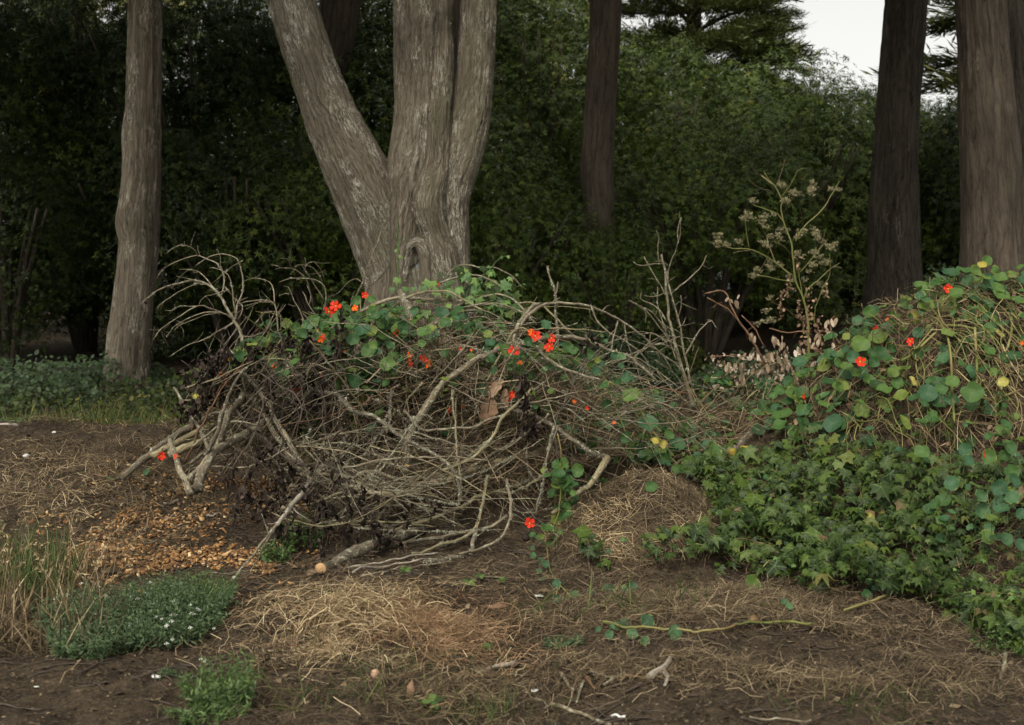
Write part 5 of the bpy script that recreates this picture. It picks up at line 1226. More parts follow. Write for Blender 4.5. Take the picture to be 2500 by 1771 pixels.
for s, r in [("2270,745 2300,790 2315,830 2322,880 2325,960 2330,1030", 3.4), ("2240,880 2225,870 2262,820 2280,800", 2.5), ("2200,882 2230,865 2255,840 2285,812", 4), ("2310,795 2350,797 2385,805", 4), ("2330,785 2370,780 2400,765 2415,745", 2.6), ("2380,800 2385,900 2383,1030", 4), ("2400,930 2395,1050", 4), ("2448,920 2440,1010 2430,1060", 3.5), ("2465,700 2470,800 2460,850", 3.5), ("2370,1060 2400,1010 2450,970 2495,950", 2.5)]:
    mb = MB(); rows = np.array([[float(v) for v in p.split(',')] for p in s.split()]); qq = smooth_path(rows, 24); g = G(qq[:, 0], qq[:, 1], .14); g[:, 1] = np.convolve(np.pad(g[:, 1], 3, 'edge'), np.ones(7) / 7, 'valid'); g = P(qq[:, 0], qq[:, 1], g[:, 1]); tube(mb, g, np.full(24, r * .8 * 7 / F), 7, .12, r, tip=True); mb.build('vine', M['vine'], HP)
q = bed(POLYH, 1.3, 4.6, 5.5, 8.4, 1500); u, v = px_of(q); q = q[rng.random(len(q)) < np.where(u < 2200, .62, np.where(v < 800, .65, .48))]; n = len(q); gn = gnormal(q)
def small_leaves(plant, q, gn, s0, s1, m=('nast', 'nast_blue'), name='small_leaves'):
    n = len(q); mb = MB(); k = rng.integers(0, len(DISK), n); sz = rng.uniform(s0, s1, n); R = frames(nrm(TOCAM * .6 + gn * .5 + np.array([0, 0, .4]) + rdir(n) * .95), rdir(n)); which = rng.random(n) < .35
    for t in range(len(DISK)):
        for w2 in (0, 1): s = (k == t) & (which == bool(w2)); inst(mb, DISK[t], q[s], R[s], sz[s], None, w2)
    mb.build(name, [M[m[0]], M[m[1]]], plant, kind='stuff')
q2 = bed(POLYH, 1.3, 5.0, 5.4, 8.2, 2600); q2 = q2[fbm(q2 * 2.4 + 2, 3) > rng.uniform(-.45, .5, len(q2))]; g2 = gnormal(q2); n2_ = len(q2)
mb = MB(); k2 = rng.integers(0, len(STAR), n2_); R2 = frames(nrm(g2 + TOCAM * .4 + rdir(n2_) * .8), nrm(rdir(n2_) + [0, -.3, -.8])); z2 = rng.uniform(.014, .036, n2_)
for t in range(len(STAR)): s = k2 == t; inst(mb, STAR[t], (q2 + g2 * rng.uniform(.0, .09, n2_)[:, None])[s], R2[s], z2[s])
mb.build('under_leaves', M['ivy'], HP, kind='stuff')
small_leaves(HP, q + gn * rng.uniform(.02, .14, n)[:, None] + [0, -.02, 0], gn, .014, .040)
# shoots standing above the heap
for s, lf in [("2320,706 2300,680 2275,662", [(2300, 683, 10), (2282, 660, 9), (2310, 690, 12)]), ("2160,810 2140,780 2120,762", [(2120, 762, 30)])]:
    mb = MB(); pts, rad = vine_path(mb, s, 1.2, 7.1, 7.1); mb.build('vine', M['vine'], HP)
    for x, y, D in lf: leaf(HP, P(x, y, 7.1), D * .0027, 'g')

# nasturtium growing through the brush pile
NP = nplant('nasturtium growing up through the brush pile in front of the forked tree', 950, 1100, 8.0); st_ = MB()
cnt = 0
while cnt < 262:
    x, y = rng.uniform(560, 1290), rng.uniform(720, 1120)
    top = 850 - .36 * (x - 560) if x < 800 else (755 if x < 1060 else 740 + (x - 1060) * .35)
    if x > 1150 and rng.random() < .5: continue
    if y < top or (y > 1000 and rng.random() < .6) or (x < 660 and y > 930): continue
    d = rng.uniform(7.4, 8.2) if rng.random() < .5 or y > 950 else rng.uniform(6.85, 7.4); leaf(NP, P(x, y, d), rng.uniform(22, 42) * d / F, 'g' if rng.random() < .75 else 'b', None, st_); cnt += 1
for x, y, D in [(1147, 816, 34), (1120, 790, 28), (1335, 793, 28), (810, 735, 30), (775, 755, 28), (835, 745, 30), (870, 735, 26), (905, 728, 28), (760, 785, 30), (720, 800, 30), (850, 770, 30), (880, 760, 28), (900, 775, 30), (930, 740, 26), (990, 825, 30), (700, 790, 28), (745, 800, 28), (668, 795, 22), (640, 795, 18), (655, 790, 20), (700, 850, 28), (935, 748, 24), (955, 745, 20), (1000, 762, 26)]:
    leaf(NP, P(x, y, 7.75), D * 7.75 / F, 'g', None, st_)
n = 5200; x = rng.uniform(560, 1380, n); y = rng.uniform(740, 1080, n); tp = np.where(x < 800, 850 - .36 * (x - 560), np.where(x < 1060, 760, 745 + (x - 1060) * .35))
ok = (y > tp + 5) & ((y < 960) | (rng.random(n) < .4)) & ((x > 660) | (y < 930)) & (fbm(xyz(x / 60, y / 45, 6.), 3) > -.12); q = P(x, y, rng.uniform(7.1, 8.2, n))[ok][:1350]
small_leaves(NP, q, np.tile([0, 0, 1.], (len(q), 1)), .014, .046)
for x, y in [(763, 809), (474, 969), (755, 812), (885, 975)]: leaf(NP, P(x, y, 7.5), .075, 'y', None, st_)
for x, y, D, k in [(803, 762, 20, 'r'), (820, 748, 21, 'r'), (891, 722, 13, 'r'), (867, 753, 13, 'o'), (968, 812, 15, 'o'), (784, 829, 14, 'o'), (790, 822, 10, 'r'), (1003, 866, 12, 'o'), (1000, 888, 14, 'r'), (1032, 877, 15, 'r'), (1048, 890, 18, 'o'), (727, 957, 17, 'r'), (1071, 695, 6, 'r'), (1124, 853, 6, 'r'), (840, 863, 10, 'o'), (813, 887, 10, 'o'), (785, 915, 12, 'o'), (1130, 992, 7, 'o'), (1098, 1000, 7, 'r'), (1095, 1008, 6, 'r'), (671, 895, 11, 'o'), (559, 880, 9, 'o'), (544, 915, 12, 'o'), (973, 993, 5, 'o'), (1150, 855, 5, 'o'), (1000, 880, 8, 'o')]:
    flower(NP, P(x, y, 7.15 if y > 800 else 7.5), nrm(TOCAM + np.array([rng.normal(0, .5), 0, .2])), D / 2 * 7.3 / F * 1.4, k)
for k in range(40):
    x, y = rng.uniform(620, 1250), rng.uniform(850, 1050); L = rng.uniform(60, 220); a = rng.uniform(-2.6, -.5)
    stick_mesh(st_, '%f,%f %f,%f %f,%f' % (x, y, x + math.cos(a) * L / 2, y + math.sin(a) * L / 2 + rng.uniform(-25, 10), x + math.cos(a) * L, max(y + math.sin(a) * L, 760)), 1.2, .9, 7.8, 7.6, k, nsp=0)
st_.build('stem', M['vine'], NP, kind='stuff')

# vine of round leaves threaded along the right hand arch
NA = nplant('nasturtium vine strung along the right hand arching branch with scarlet flowers', 1500, 1100, 7.2); st_ = MB()
for x, y, D in [(1290, 835, 21), (1243, 881, 16), (1332, 793, 27), (1335, 820, 14), (1372, 837, 19), (1386, 849, 27), (1403, 858, 20), (1425, 846, 15), (1438, 866, 24), (1455, 906, 24), (1459, 880, 16), (1477, 833, 14), (1502, 869, 23), (1518, 871, 20), (1442, 889, 17), (1470, 890, 15), (1530, 922, 27), (1543, 925, 14), (1507, 932, 20), (1475, 941, 24), (1540, 965, 38), (1482, 988, 25), (1583, 1034, 46), (1633, 1063, 25), (1344, 955, 15), (1377, 922, 16), (1308, 994, 15), (1527, 1068, 28), (1519, 1036, 20), (1410, 905, 15), (1330, 901, 16), (1347, 898, 14), (1408, 880, 18), (1516, 894, 16), (1470, 820, 10), (1205, 905, 22), (1215, 935, 20), (1430, 1000, 16), (1400, 1050, 20), (1415, 1020, 14), (1360, 1035, 18), (1387, 1045, 18), (1370, 1055, 16), (1395, 1060, 16), (1300, 960, 16)]:
    leaf(NA, P(x, y, 7.05 + rng.uniform(-.1, .1)), D * 7.05 / F * 1.05, 'b' if rng.random() < .45 else 'g', nrm(TOCAM + np.array([rng.normal(0, .45), 0, .3 + rng.normal(0, .3)])), st_, .09)
for x, y in [(1619, 1085), (1600, 1075), (1270, 888)]: leaf(NA, P(x, y, 7.0), .06, 'y', None, st_)
for x, y, D, k in [(1254, 857, 21, 'r'), (1307, 821, 20, 'r'), (1297, 812, 13, 'o'), (1346, 826, 17, 'r'), (1341, 847, 19, 'r'), (1249, 964, 15, 'r'), (1243, 975, 8, 'r'), (1434, 998, 9, 'r'), (1402, 981, 8, 'o'), (1499, 1032, 7, 'o'), (1270, 886, 9, 'o')]:
    flower(NA, P(x, y, 6.98), nrm(TOCAM + np.array([rng.normal(0, .35), 0, .1])), D / 2 * 7 / F * 1.35, k)
for s in ["1210,1020 1240,960 1290,890 1330,850 1345,840", "1345,840 1390,870 1440,900 1475,930 1500,990 1520,1040 1545,1090", "1460,900 1490,935 1530,950 1560,1000 1600,1060 1650,1120", "1440,830 1420,860 1400,880"]: vine_path(st_, s, 1.7, 7.1, 7.05, len(s))
st_.build('stem', M['vine'], NA, kind='stuff')

# hanging vine and runner to the soil
NH = nplant('nasturtium hanging in a green column at the right end of the pile, beside one flower', 1370, 1330, 6.4); st_ = MB()
for k in range(40):
    y = rng.uniform(1130, 1300); x = 1375 + rng.normal(0, 22); leaf(NH, P(x, y, 6.45 + rng.uniform(-.1, .15)), rng.uniform(18, 34) * 6.4 / F, 'g', None, st_, .07)
for x, y, D in [(1335, 1290, 36), (1388, 1258, 30), (1368, 1300, 16), (1352, 1345, 40), (1330, 1355, 30), (1300, 1305, 16), (1320, 1310, 18), (1275, 1370, 26), (1290, 1378, 26), (1308, 1376, 24), (1360, 1320, 30), (1345, 1330, 28)]: leaf(NH, P(x, y, 6.25), D * 6.25 / F, 'g', None, st_, .06)
flower(NH, P(1293, 1278, 6.15), nrm(TOCAM + np.array([0, 0, .1])), .031, 'r')
vine_path(st_, "1360,1060 1372,1140 1368,1220 1350,1290 1330,1340", 1.6, 6.5, 6.3); st_.build('stem', M['vine'], NH, kind='stuff')
RU = nplant('nasturtium runner with a line of round blue green leaves creeping over the soil', 1330, 1400, None); st_ = MB()
for x, y, D in [(1301, 1349, 17), (1320, 1364, 21), (1333, 1370, 19), (1316, 1387, 15), (1326, 1412, 21), (1359, 1418, 23), (1360, 1458, 25), (1404, 1454, 36), (1442, 1444, 29), (1488, 1435, 35), (1544, 1425, 25), (1523, 1435, 24), (1313, 1305, 12), (1320, 1318, 11), (1300, 1330, 12)]:
    p = G(x, y + 8, .06)[0]; leaf(RU, p, D * p[1] / F * 1.05, 'b', nrm(TOCAM + np.array([rng.normal(0, .25), 0, .55])), None)
onground(st_, "1325,1290 1335,1340 1340,1390 1350,1420 1375,1450 1400,1470 1450,1460 1500,1450 1545,1435", 1.8, .03); st_.build('stem', M['vine'], RU, kind='stuff')
RV = nplant('pale stemmed nasturtium runner with few leaves lying across the brown hay ridge', 1700, 1545, None); st_ = MB()
for x, y, D in [(1580, 1506, 35), (1647, 1536, 38), (1525, 1513, 25), (1507, 1519, 23), (1488, 1540, 23), (1544, 1538, 27), (1574, 1555, 25), (1461, 1527, 15), (1495, 1520, 14)]:
    p = G(x, y + 10, .07)[0]; leaf(RV, p, D * p[1] / F * 1.05, 'b', nrm(TOCAM + np.array([rng.normal(0, .25), 0, .5])), None)
onground(st_, "1470,1535 1540,1545 1600,1549 1680,1552 1760,1548 1840,1535 1900,1533 1960,1540 2000,1536", 3.0, .03, 2., 3.2)
onground(st_, "2060,1515 2100,1500 2140,1487 2165,1474", 3.4, .05, 3., 3.8); onground(st_, "1735,1463 1800,1474 1860,1487 1900,1491", 2.2, .03, 4.)
st_.build('stem', M['vine'], RV, kind='stuff')

# scattered nasturtiums: ground between pile and ivy, front of ivy, left ground cover
NM = nplant('low nasturtium and clover like leaves between the brush pile and the ivy', 1600, 1130, None); st_ = MB()
for k in range(230):
    x, y = rng.uniform(1290, 1880), rng.uniform(930, 1180)
    if y > 1060 + (x - 1290) * .25: continue
    if fbm(np.array([[x / 70, y / 50, 1.]]), 2)[0] < -.15: continue
    p = G(x, y, .12 + rng.uniform(0, .15))[0]; leaf(NM, p, rng.uniform(18, 36) * p[1] / F, 'g' if rng.random() < .6 else 'b', nrm(TOCAM * .6 + np.array([0, 0, .8]) + rdir(1)[0] * .4), st_)
for x, y, D in [(1653, 1145, 29), (1784, 1139, 28), (1718, 1205, 24), (1690, 1060, 22), (1740, 1090, 30), (1825, 925, 26), (1850, 935, 24), (1790, 940, 20), (1945, 845, 14), (1970, 858, 14), (1450, 1175, 34), (1480, 1180, 30), (1590, 1190, 30), (1560, 1185, 26), (1605, 1195, 24)]:
    p = G(x, y, .1)[0]; leaf(NM, p, D * p[1] / F, 'g', None, st_)
for x, y in [(1823, 1089), (1789, 1104), (1696, 1211), (1672, 1200), (1612, 1062)]: p = G(x, y, .12)[0]; leaf(NM, p, 30 * p[1] / F, 'y', None, st_)
BK = [(1290, 985), (1380, 935), (1500, 950), (1620, 960), (1760, 915), (1890, 930), (1900, 1010), (1850, 1090), (1690, 1130), (1520, 1130), (1380, 1100), (1290, 1070)]
n = 2400; x = rng.uniform(1290, 1900, n); y = rng.uniform(915, 1130, n); ok = inside(BK, x, y) & (fbm(xyz(x / 55, y / 40, 3.), 3) > -.05); q = P(x, y, 7.55 + .9 * (1130 - y) / 215 + rng.uniform(-.15, .25, n))[ok][:620]
small_leaves(NM, q, np.tile([0, 0, 1.], (len(q), 1)), .014, .046)
for k in range(120):
    x, y = rng.uniform(1300, 1860), rng.uniform(950, 1120); L = rng.uniform(70, 260); a = rng.uniform(-1.5, 1.5); d = 7.6 + .8 * (1120 - y) / 200
    stick_mesh(st_, '%f,%f %f,%f %f,%f' % (x - math.cos(a) * L / 2, y - math.sin(a) * L / 2, x, y - rng.uniform(-10, 40), x + math.cos(a) * L / 2, y + math.sin(a) * L / 2), 1.5, .9, d, d + .1, k, nsp=1)
st_.build('stem', M['vine_dry'], NM, kind='stuff')
NF = nplant('scattered round nasturtium leaves standing up out of the front of the ivy', 2000, 1430, None); st_ = MB()
for x, y, D, k in [(1835, 1430, 52, 'g'), (2108, 1390, 56, 'g'), (2115, 1452, 28, 'g'), (2177, 1245, 26, 'g'), (2124, 1259, 26, 'y'), (2155, 1255, 22, 'y'), (2225, 1265, 20, 'y'), (2426, 1163, 36, 'b'), (2364, 1125, 32, 'b'), (2399, 1248, 40, 'b'), (2470, 1214, 40, 'b'), (2470, 1267, 36, 'b'), (2475, 1172, 36, 'b'), (2457, 1316, 32, 'b'), (2495, 1330, 34, 'b'), (2440, 1225, 32, 'b'), (2350, 1100, 30, 'b'), (2480, 1120, 34, 'b'), (2495, 1255, 30, 'b'), (2415, 1290, 26, 'b'), (1915, 1470, 18, 'b'), (1928, 1480, 18, 'b'), (1880, 1440, 14, 'g'), (2120, 1420, 18, 'b'), (2135, 1435, 16, 'b')]:
    p = G(x, y, .24)[0]; leaf(NF, p, D * p[1] / F, k, nrm(TOCAM + np.array([rng.normal(0, .3), 0, .45])), st_)
for k in range(75):
    x, y = rng.uniform(1950, 2500), rng.uniform(1060, 1340)
    if y > 1130 and x < 2260: continue
    p = G(x, y, .16 + rng.uniform(0, .12))[0]; leaf(NF, p, rng.uniform(18, 40) * p[1] / F, 'b' if rng.random() < .55 else 'g', None, st_)
st_.build('stem', M['vine'], NF, kind='stuff')
NG = nplant('nasturtium patch with small red blooms behind the hay bank at the left', 300, 1030, None); st_ = MB()
for k in range(150):
    x, y = rng.uniform(-40, 640), rng.uniform(950, 1048)
    if y < 1035 - (x + 40) * .11: continue
    p = G(x, y, .15)[0]
    if p[1] < 9.3: yy = rng.uniform(9.3, 10.8); xx = rng.uniform(-4.9, -1.5); p = np.array([xx, yy, float(H(xx, yy)) + rng.uniform(.08, .22)])
    leaf(NG, p, rng.uniform(16, 34) * p[1] / F, 'g' if rng.random() < .6 else 'b', nrm(TOCAM * .8 + np.array([0, 0, .9]) + rdir(1)[0] * .3), st_)
for x, y, D, k in [(93, 1042, 9, 'r'), (110, 983, 8, 'r'), (325, 932, 6, 'r'), (412, 1003, 10, 'o'), (430, 1020, 10, 'r'), (538, 915, 11, 'o'), (462, 1026, 5, 'r')]: p = G(x, y, .3)[0]; p = P(x, y - 4, 9.3) if p[1] < 9.2 else p; flower(NG, p, nrm(TOCAM + np.array([rng.normal(0, .3), 0, .3])), D / 2 * p[1] / F * 1.4, k)
st_.build('stem', M['vine'], NG, kind='stuff')
NC = nplant('two small red nasturtium flowers with a few leaves by the leaning stake', 400, 1150, 6.9); st_ = MB()
for x, y, D in [(328, 1145, 20), (361, 1150, 20), (268, 1168, 18), (355, 1155, 14), (475, 1080, 24), (490, 1085, 20), (124, 1187, 8)]: leaf(NC, G(x, y, .05)[0], D * 6.7 / F, 'b', None, st_, .05)
flower(NC, P(393, 1114, 6.6), nrm(TOCAM + np.array([.8, 0, .1])), .026, 'r'); flower(NC, P(432, 1115, 6.6), nrm(TOCAM + np.array([-1.0, 0, .1])), .022, 'r'); st_.build('stem', M['vine'], NC, kind='stuff')

# ------------------------------------------------------------------ ivy
IVM = [tpl_mesh('ivy_leaf', t, M['ivy']) for t in STAR]; IVF = [tpl_mesh('ivy_leaf', t, M['ivy_fresh']) for t in STAR]
IV = thing('ivy_bed', 'dense dark green lobed ivy spilling down the slope at the lower right', 'ivy', G(2000, 1400)[0])
POLYI = [(1655, 1150), (1700, 1105), (1800, 1085), (1900, 1090), (2000, 1095), (2250, 1135), (2500, 1165), (3400, 1150), (3400, 1800), (2600, 1640), (2440, 1580), (2300, 1510), (2180, 1470), (2050, 1490), (1960, 1455), (1880, 1430), (1780, 1405), (1690, 1385), (1600, 1400), (1480, 1400), (1420, 1375), (1430, 1340), (1560, 1330), (1660, 1300), (1715, 1270), (1690, 1200)]
q = bed(POLYI, .4, 5.0, 4.2, 7.2, 7500); gn = gnormal(q)
edge = np.ones(len(q)); u, v = px_of(q)
q = q[(u > 1720) | (rng.random(len(q)) < .55)]; n = len(q); gn = gnormal(q)
cl_ = fbm(q * 3.2, 3); ok_ = (cl_ > -.30) | (rng.random(n) < .35); q, gn, cl_ = q[ok_], gn[ok_], cl_[ok_]; n = len(q)
lift = rng.uniform(.01, .13, n) + .22 * np.clip(cl_ + .15, 0, 1) * rng.uniform(.4, 1, n)
p = q + gn * lift[:, None]; nn = nrm(gn * .8 + TOCAM * .5 + np.array([0, 0, .3]) + rdir(n) * .75); hd = nrm(np.array([0, -.5, -1.0]) + rdir(n) * .8)
R = frames(nn, hd); sz = (.016 + .036 * rng.random(n) ** 1.5) * np.where(rng.random(n) < .06, 1.6, 1); k = rng.integers(0, len(STAR), n)
u, v = px_of(p); vis = (u < 2500) & (v < 1771); top = lift > np.quantile(lift, .75); ids = np.where(vis & top)[0]
ids = ids[np.argsort(-sz[ids])][:290]; mask = np.zeros(n, bool); mask[ids] = True
for i_ in ids: place('leaf', IVM[k[i_]], IV, p[i_], R[i_], sz[i_])
mb = MB()
for t in range(len(STAR)): s = (k == t) & ~mask; inst(mb, STAR[t], p[s], R[s], sz[s])
mb.build('ivy_leaves', M['ivy'], IV, kind='stuff')
for x, y, D in [(1890, 1190, 80), (1850, 1200, 70), (1930, 1180, 70), (2110, 1170, 70), (2150, 1190, 70), (1995, 1150, 60), (1900, 1110, 60), (2080, 1120, 60), (1990, 1305, 60), (1975, 1350, 50), (1750, 1320, 50), (1890, 1340, 50)]:
    pp = G(x, y, .17)[0]; place('large_leaf', IVM[3], IV, pp, frames(nrm(TOCAM + np.array([0, 0, .8]))[None], nrm(np.array([rng.normal(0, .4), -.3, -1]))[None])[0], D / 2 * pp[1] / F)
mb = MB()
fr = bed(POLYI, .6, 4.5, 4.6, 7.0, 420)
inst(mb, STAR[0], fr + gnormal(fr) * .13, frames(nrm(TOCAM * .4 + np.array([0, 0, 1.]) + rdir(len(fr)) * .5), rdir(len(fr))), rng.uniform(.010, .022, len(fr))); mb.build('young_leaves', M['ivy_fresh'], IV, kind='stuff')
for s in ["1850,1075 1900,1090 1960,1120 2010,1140", "2150,1165 2180,1148 2215,1155 2235,1225", "1720,1260 1740,1290 1765,1310", "2240,1100 2260,1160 2262,1240", "1990,1350 2060,1345 2150,1340 2200,1325", "2200,1395 2240,1430 2262,1465 2270,1480", "2370,1270 2400,1280 2402,1300", "1800,1330 1850,1300 1905,1260"]:
    mb = MB(); rows = np.array([[float(v) for v in p_.split(',')] for p_ in s.split()]); qq = smooth_path(rows, 20); g = G(qq[:, 0], qq[:, 1], .2); tube(mb, g, np.full(20, .0022), 5); mb.build('tendril', M['weed_bright'], IV)
q = bed(POLYI, .6, 4.5, 4.6, 7.0, 2200); mb = MB(); straw_bed(mb, q, .06, .22, .16); mb.build('dead_stem', M['vine_dry'], IV, kind='stuff')
IT = thing('ivy_vine', 'bright green ivy draped over the top of the brush pile, right of the trunk', 'ivy', P(1180, 850, 7.9)); st_ = MB()
for k_ in range(125):
    if k_ < 60: x, y = rng.normal(1185, 38), rng.normal(712, 24)
    elif k_ < 85: x, y = rng.normal(1225, 22), rng.uniform(730, 830)
    else: x, y = rng.normal(1100, 55), rng.normal(735, 25)
    pp = P(x, max(y, 655), 7.75 + rng.uniform(-.1, .2)); nn = nrm(TOCAM + np.array([0, 0, .5]) + rdir(1)[0] * .5)
    place('leaf', (IVF if rng.random() < .45 else IVM)[rng.integers(0, 6)], IT, pp, frames(nn[None], nrm(np.array([rng.normal(0, .5), -.3, -1]))[None])[0], rng.uniform(11, 21) * 7.75 / F)
for x, y, D in [(970, 683, 30), (957, 705, 24), (990, 705, 26), (1010, 705, 20), (1032, 702, 30), (1098, 712, 36), (1145, 680, 26), (1160, 705, 34), (1195, 668, 22), (1225, 750, 40), (1205, 745, 36), (1215, 790, 40), (1245, 680, 20)]:
    place('leaf', IVF[rng.integers(0, 5)], IT, P(x, y, 7.7), frames(nrm(TOCAM + np.array([rng.normal(0, .3), 0, .3]))[None], nrm(np.array([rng.normal(0, .3), -.2, -1]))[None])[0], D / 2 * 7.7 / F)
for s in ["1150,690 1190,662 1210,640 1225,628 1240,627", "1070,672 1085,675 1110,670", "974,760 972,700 975,640 973,590 971,545 969,535", "1120,665 1128,655 1145,650", "1215,700 1235,690 1262,698 1278,690"]: vine_path(st_, s, 1.4, 7.9, 7.9)
for x, y in [(971, 540), (974, 562), (972, 598), (965, 612), (976, 628), (982, 630), (974, 650), (1240, 628), (1225, 630), (1193, 652), (1280, 695), (1262, 672), (1120, 655), (1075, 672), (985, 585)]:
    place('leaf', IVF[1], IT, P(x, y, 7.85), frames(nrm(TOCAM + rdir(1)[0] * .4)[None], rdir(1))[0], rng.uniform(.010, .022))
st_.build('stem', M['weed_bright'], IT, kind='stuff')

# ------------------------------------------------------------------ green ground behind
def cover(name, label, cat, q, hmax, s0, s1, mat, tpl=OVAL, kind='stuff', parent=None, org=None):
    n = len(q); hm = hmax * np.clip(.4 + fbm(q * 1.3, 3), .1, 1.4)
    p = q + np.array([0, 0, 1.]) * (rng.random(n) ** .7 * hm)[:, None]
    mb = MB(); inst(mb, tpl, p, frames(nrm(np.array([0, -.5, 1]) + rdir(n) * .6), rdir(n)), rng.uniform(s0, s1, n))
    if parent is not None: return mb.build(name, M[mat], parent, kind=kind)
    return mb.build(name, M[mat], org=(0, 0, 0), kind=kind, label=label, category=cat)
n = 17000; x = rng.uniform(-9, .3, n); y = 9.4 + 7.6 * rng.random(n) ** 1.2; q = xyz(x, y, H(x, y)); q = q[(fbm(q * .8, 2) > -.55)]
cover('ground_cover', 'low leafy ground cover spreading back to the dark thicket at the left', 'ground cover', q, .30, .030, .085, 'cover')
n = 3200; x = rng.uniform(-5.2, 0, n); y = rng.uniform(9.2, 12.5, n); q = xyz(x, y, H(x, y)); q = q[fbm(q * 1.2 + 1, 2) > -.2]; m_ = len(q)
mb = MB(); inst(mb, BLADE, q, frames(rdir(m_) * [1, 1, .1], nrm(np.array([0, -.1, .8]) + rdir(m_) * .8)), rng.uniform(.12, .32, m_) * 1.3); stuff(mb, 'dry_meadow_grass', 'vine', 'yellowish dry grass among the weeds behind the hay bank', 'grass')
n = 3600; x = rng.uniform(-5.2, 0, n); y = rng.uniform(9.2, 12.0, n); q = xyz(x, y, H(x, y))
mb = MB(); inst(mb, BLADE, q, frames(rdir(n) * [1, 1, .1], nrm(np.array([0, -.1, 1]) + rdir(n) * .55)), rng.uniform(.12, .34, n)); stuff(mb, 'meadow_grass', 'grass_green', 'sparse green grass among the ground cover behind the hay bank', 'grass')
n = 2600; x = rng.uniform(-.2, 5.5, n); y = rng.uniform(9.3, 17, n); q = xyz(x, y, H(x, y)); q = q[fbm(q * .7 + 3, 3) > .05]
cover('path_weeds', 'thin weeds on the brown track behind the pile', 'weeds', q, .12, .03, .07, 'cover')
def bush(label, px, py, d, rad, h, n, mat='bramble', s0=.04, s1=.085, tpl=OVAL, name='bramble_bush'):
    c = P(px, py, d); c[2] = float(H(c[0], d)); t = thing(name, label, 'bush', c)
    a = rng.uniform(0, 6.283, n); r = np.sqrt(rng.random(n)) * rad; x = c[0] + np.cos(a) * r; y = d + np.sin(a) * r * .8
    z = H(x, y) + h * np.sqrt(np.clip(1 - (r / rad) ** 2, 0, 1)) * (rng.random(n) ** .45) * (1 + .3 * vnoise(xyz(x * 5, y * 5, px)))
    mb = MB(); inst(mb, tpl, xyz(x, y, z), frames(nrm(np.array([0, -.6, .8]) + rdir(n) * .6), rdir(n)), rng.uniform(s0, s1, n)); mb.build('leaves', M[mat], t, kind='stuff')
    mb = MB()
    for k in range(12): 
        a = rng.uniform(0, 6.28); e = np.array([math.cos(a) * rad * .7, math.sin(a) * rad * .5, h * .7]); tube(mb, smooth_path(np.array([c, c + e * .5 + [0, 0, h * .3], c + e]), 7), np.linspace(.008, .003, 7), 5)
    mb.build('stems', M['twig_dark'], t)
bush('leafy bramble mound between the snag and the fountain shaped branch', 490, 905, 12.2, .75, .62, 1500, 'cover')
bush('dark bramble mound at the far left edge of the ground cover', 60, 930, 13.5, 1.0, .62, 1700)
bush('low bramble at the foot of the grey snag, covering its base', 300, 930, 15.5, .8, .40, 900)
bush('second dark bramble left of the snag foot', 190, 905, 15.0, .9, .50, 1000)
bush('green bush behind the brush pile seen through the right hand arch', 1400, 860, 12.5, .8, .60, 1500, 'bramble')
bush('low dark bush behind the left wing of the pile', 680, 890, 11.5, .7, .50, 1100, 'cover')
bush('low green weeds in front of the track, below the bare stick shrub', 1680, 950, 10.3, .7, .22, 600, 'cover')
bush('dark sapling leaves at the foot of the middle trunk', 1480, 860, 15.5, 1.1, .8, 1500)
bush('dark leafy growth left of the flaring trunk', 1850, 840, 14.8, 1.0, .5, 1200)
bush('dark leafy growth in the gap between the big right hand trunks', 2300, 830, 15.5, .9, 1.3, 1500)
bush('dry brown brush below the flaring trunk', 2080, 860, 11.5, .7, .35, 900, 'drybrown')

# ------------------------------------------------------------------ weeds and grasses in front
def weed(label, px, py, rx, ry, n, hgt, mat, L=.034, per=13, flowers=0, tpl=LANCE2, name='weed_clump', cat='weed', spread=.5):
    c = G(px, py)[0]; t = thing(name, label, cat, c); mb = MB(); ms = MB()
    a = rng.uniform(0, 6.283, n); r = np.sqrt(rng.random(n)); x = c[0] + np.cos(a) * r * rx; y = c[1] + np.sin(a) * r * ry; z = H(x, y)
    for k in range(n):
        hh = hgt * rng.uniform(.5, 1.1) * (1 - .35 * r[k]); lean = np.array([math.cos(a[k]) * r[k] * spread, math.sin(a[k]) * r[k] * spread - .15, 0]) * hh + rng.normal(0, .12 * hh, 3) * [1, 1, 0]
        p0 = np.array([x[k], y[k], z[k]]); p1 = p0 + lean + [0, 0, hh]; 
        tube(ms, np.array([p0, (p0 + p1) / 2 + [0, 0, .01], p1]), [.0014, .0012, .0008], 4, cap=False)
        t_ = rng.uniform(.15, 1, per)[:, None]; q = p0 * (1 - t_) + p1 * t_; hd = nrm(rdir(per) + np.array([0, 0, .55])); inst(mb, tpl, q, frames(nrm(rdir(per) * .6 + [0, -.3, .8]), hd), L * rng.uniform(.6, 1.2, per) * (1.15 - .5 * t_[:, 0]))
    mb.build('leaves', M[mat], t, kind='stuff'); ms.build('stems', M[mat], t, kind='stuff')
    return t, c
mbw = MB(); m_ = 16; inst(mbw, OVAL, rdir(m_) * [.8, .8, .35] , frames(nrm(rdir(m_) * .5 + [0, -.3, 1]), rdir(m_)), rng.uniform(.5, .9, m_)); WF = mbw.mesh('bloom', M['white'])
t, c = weed('mat of grey green weed dotted with white blooms at the lower left', 335, 1545, .37, .34, 760, .235, 'weed', flowers=1)
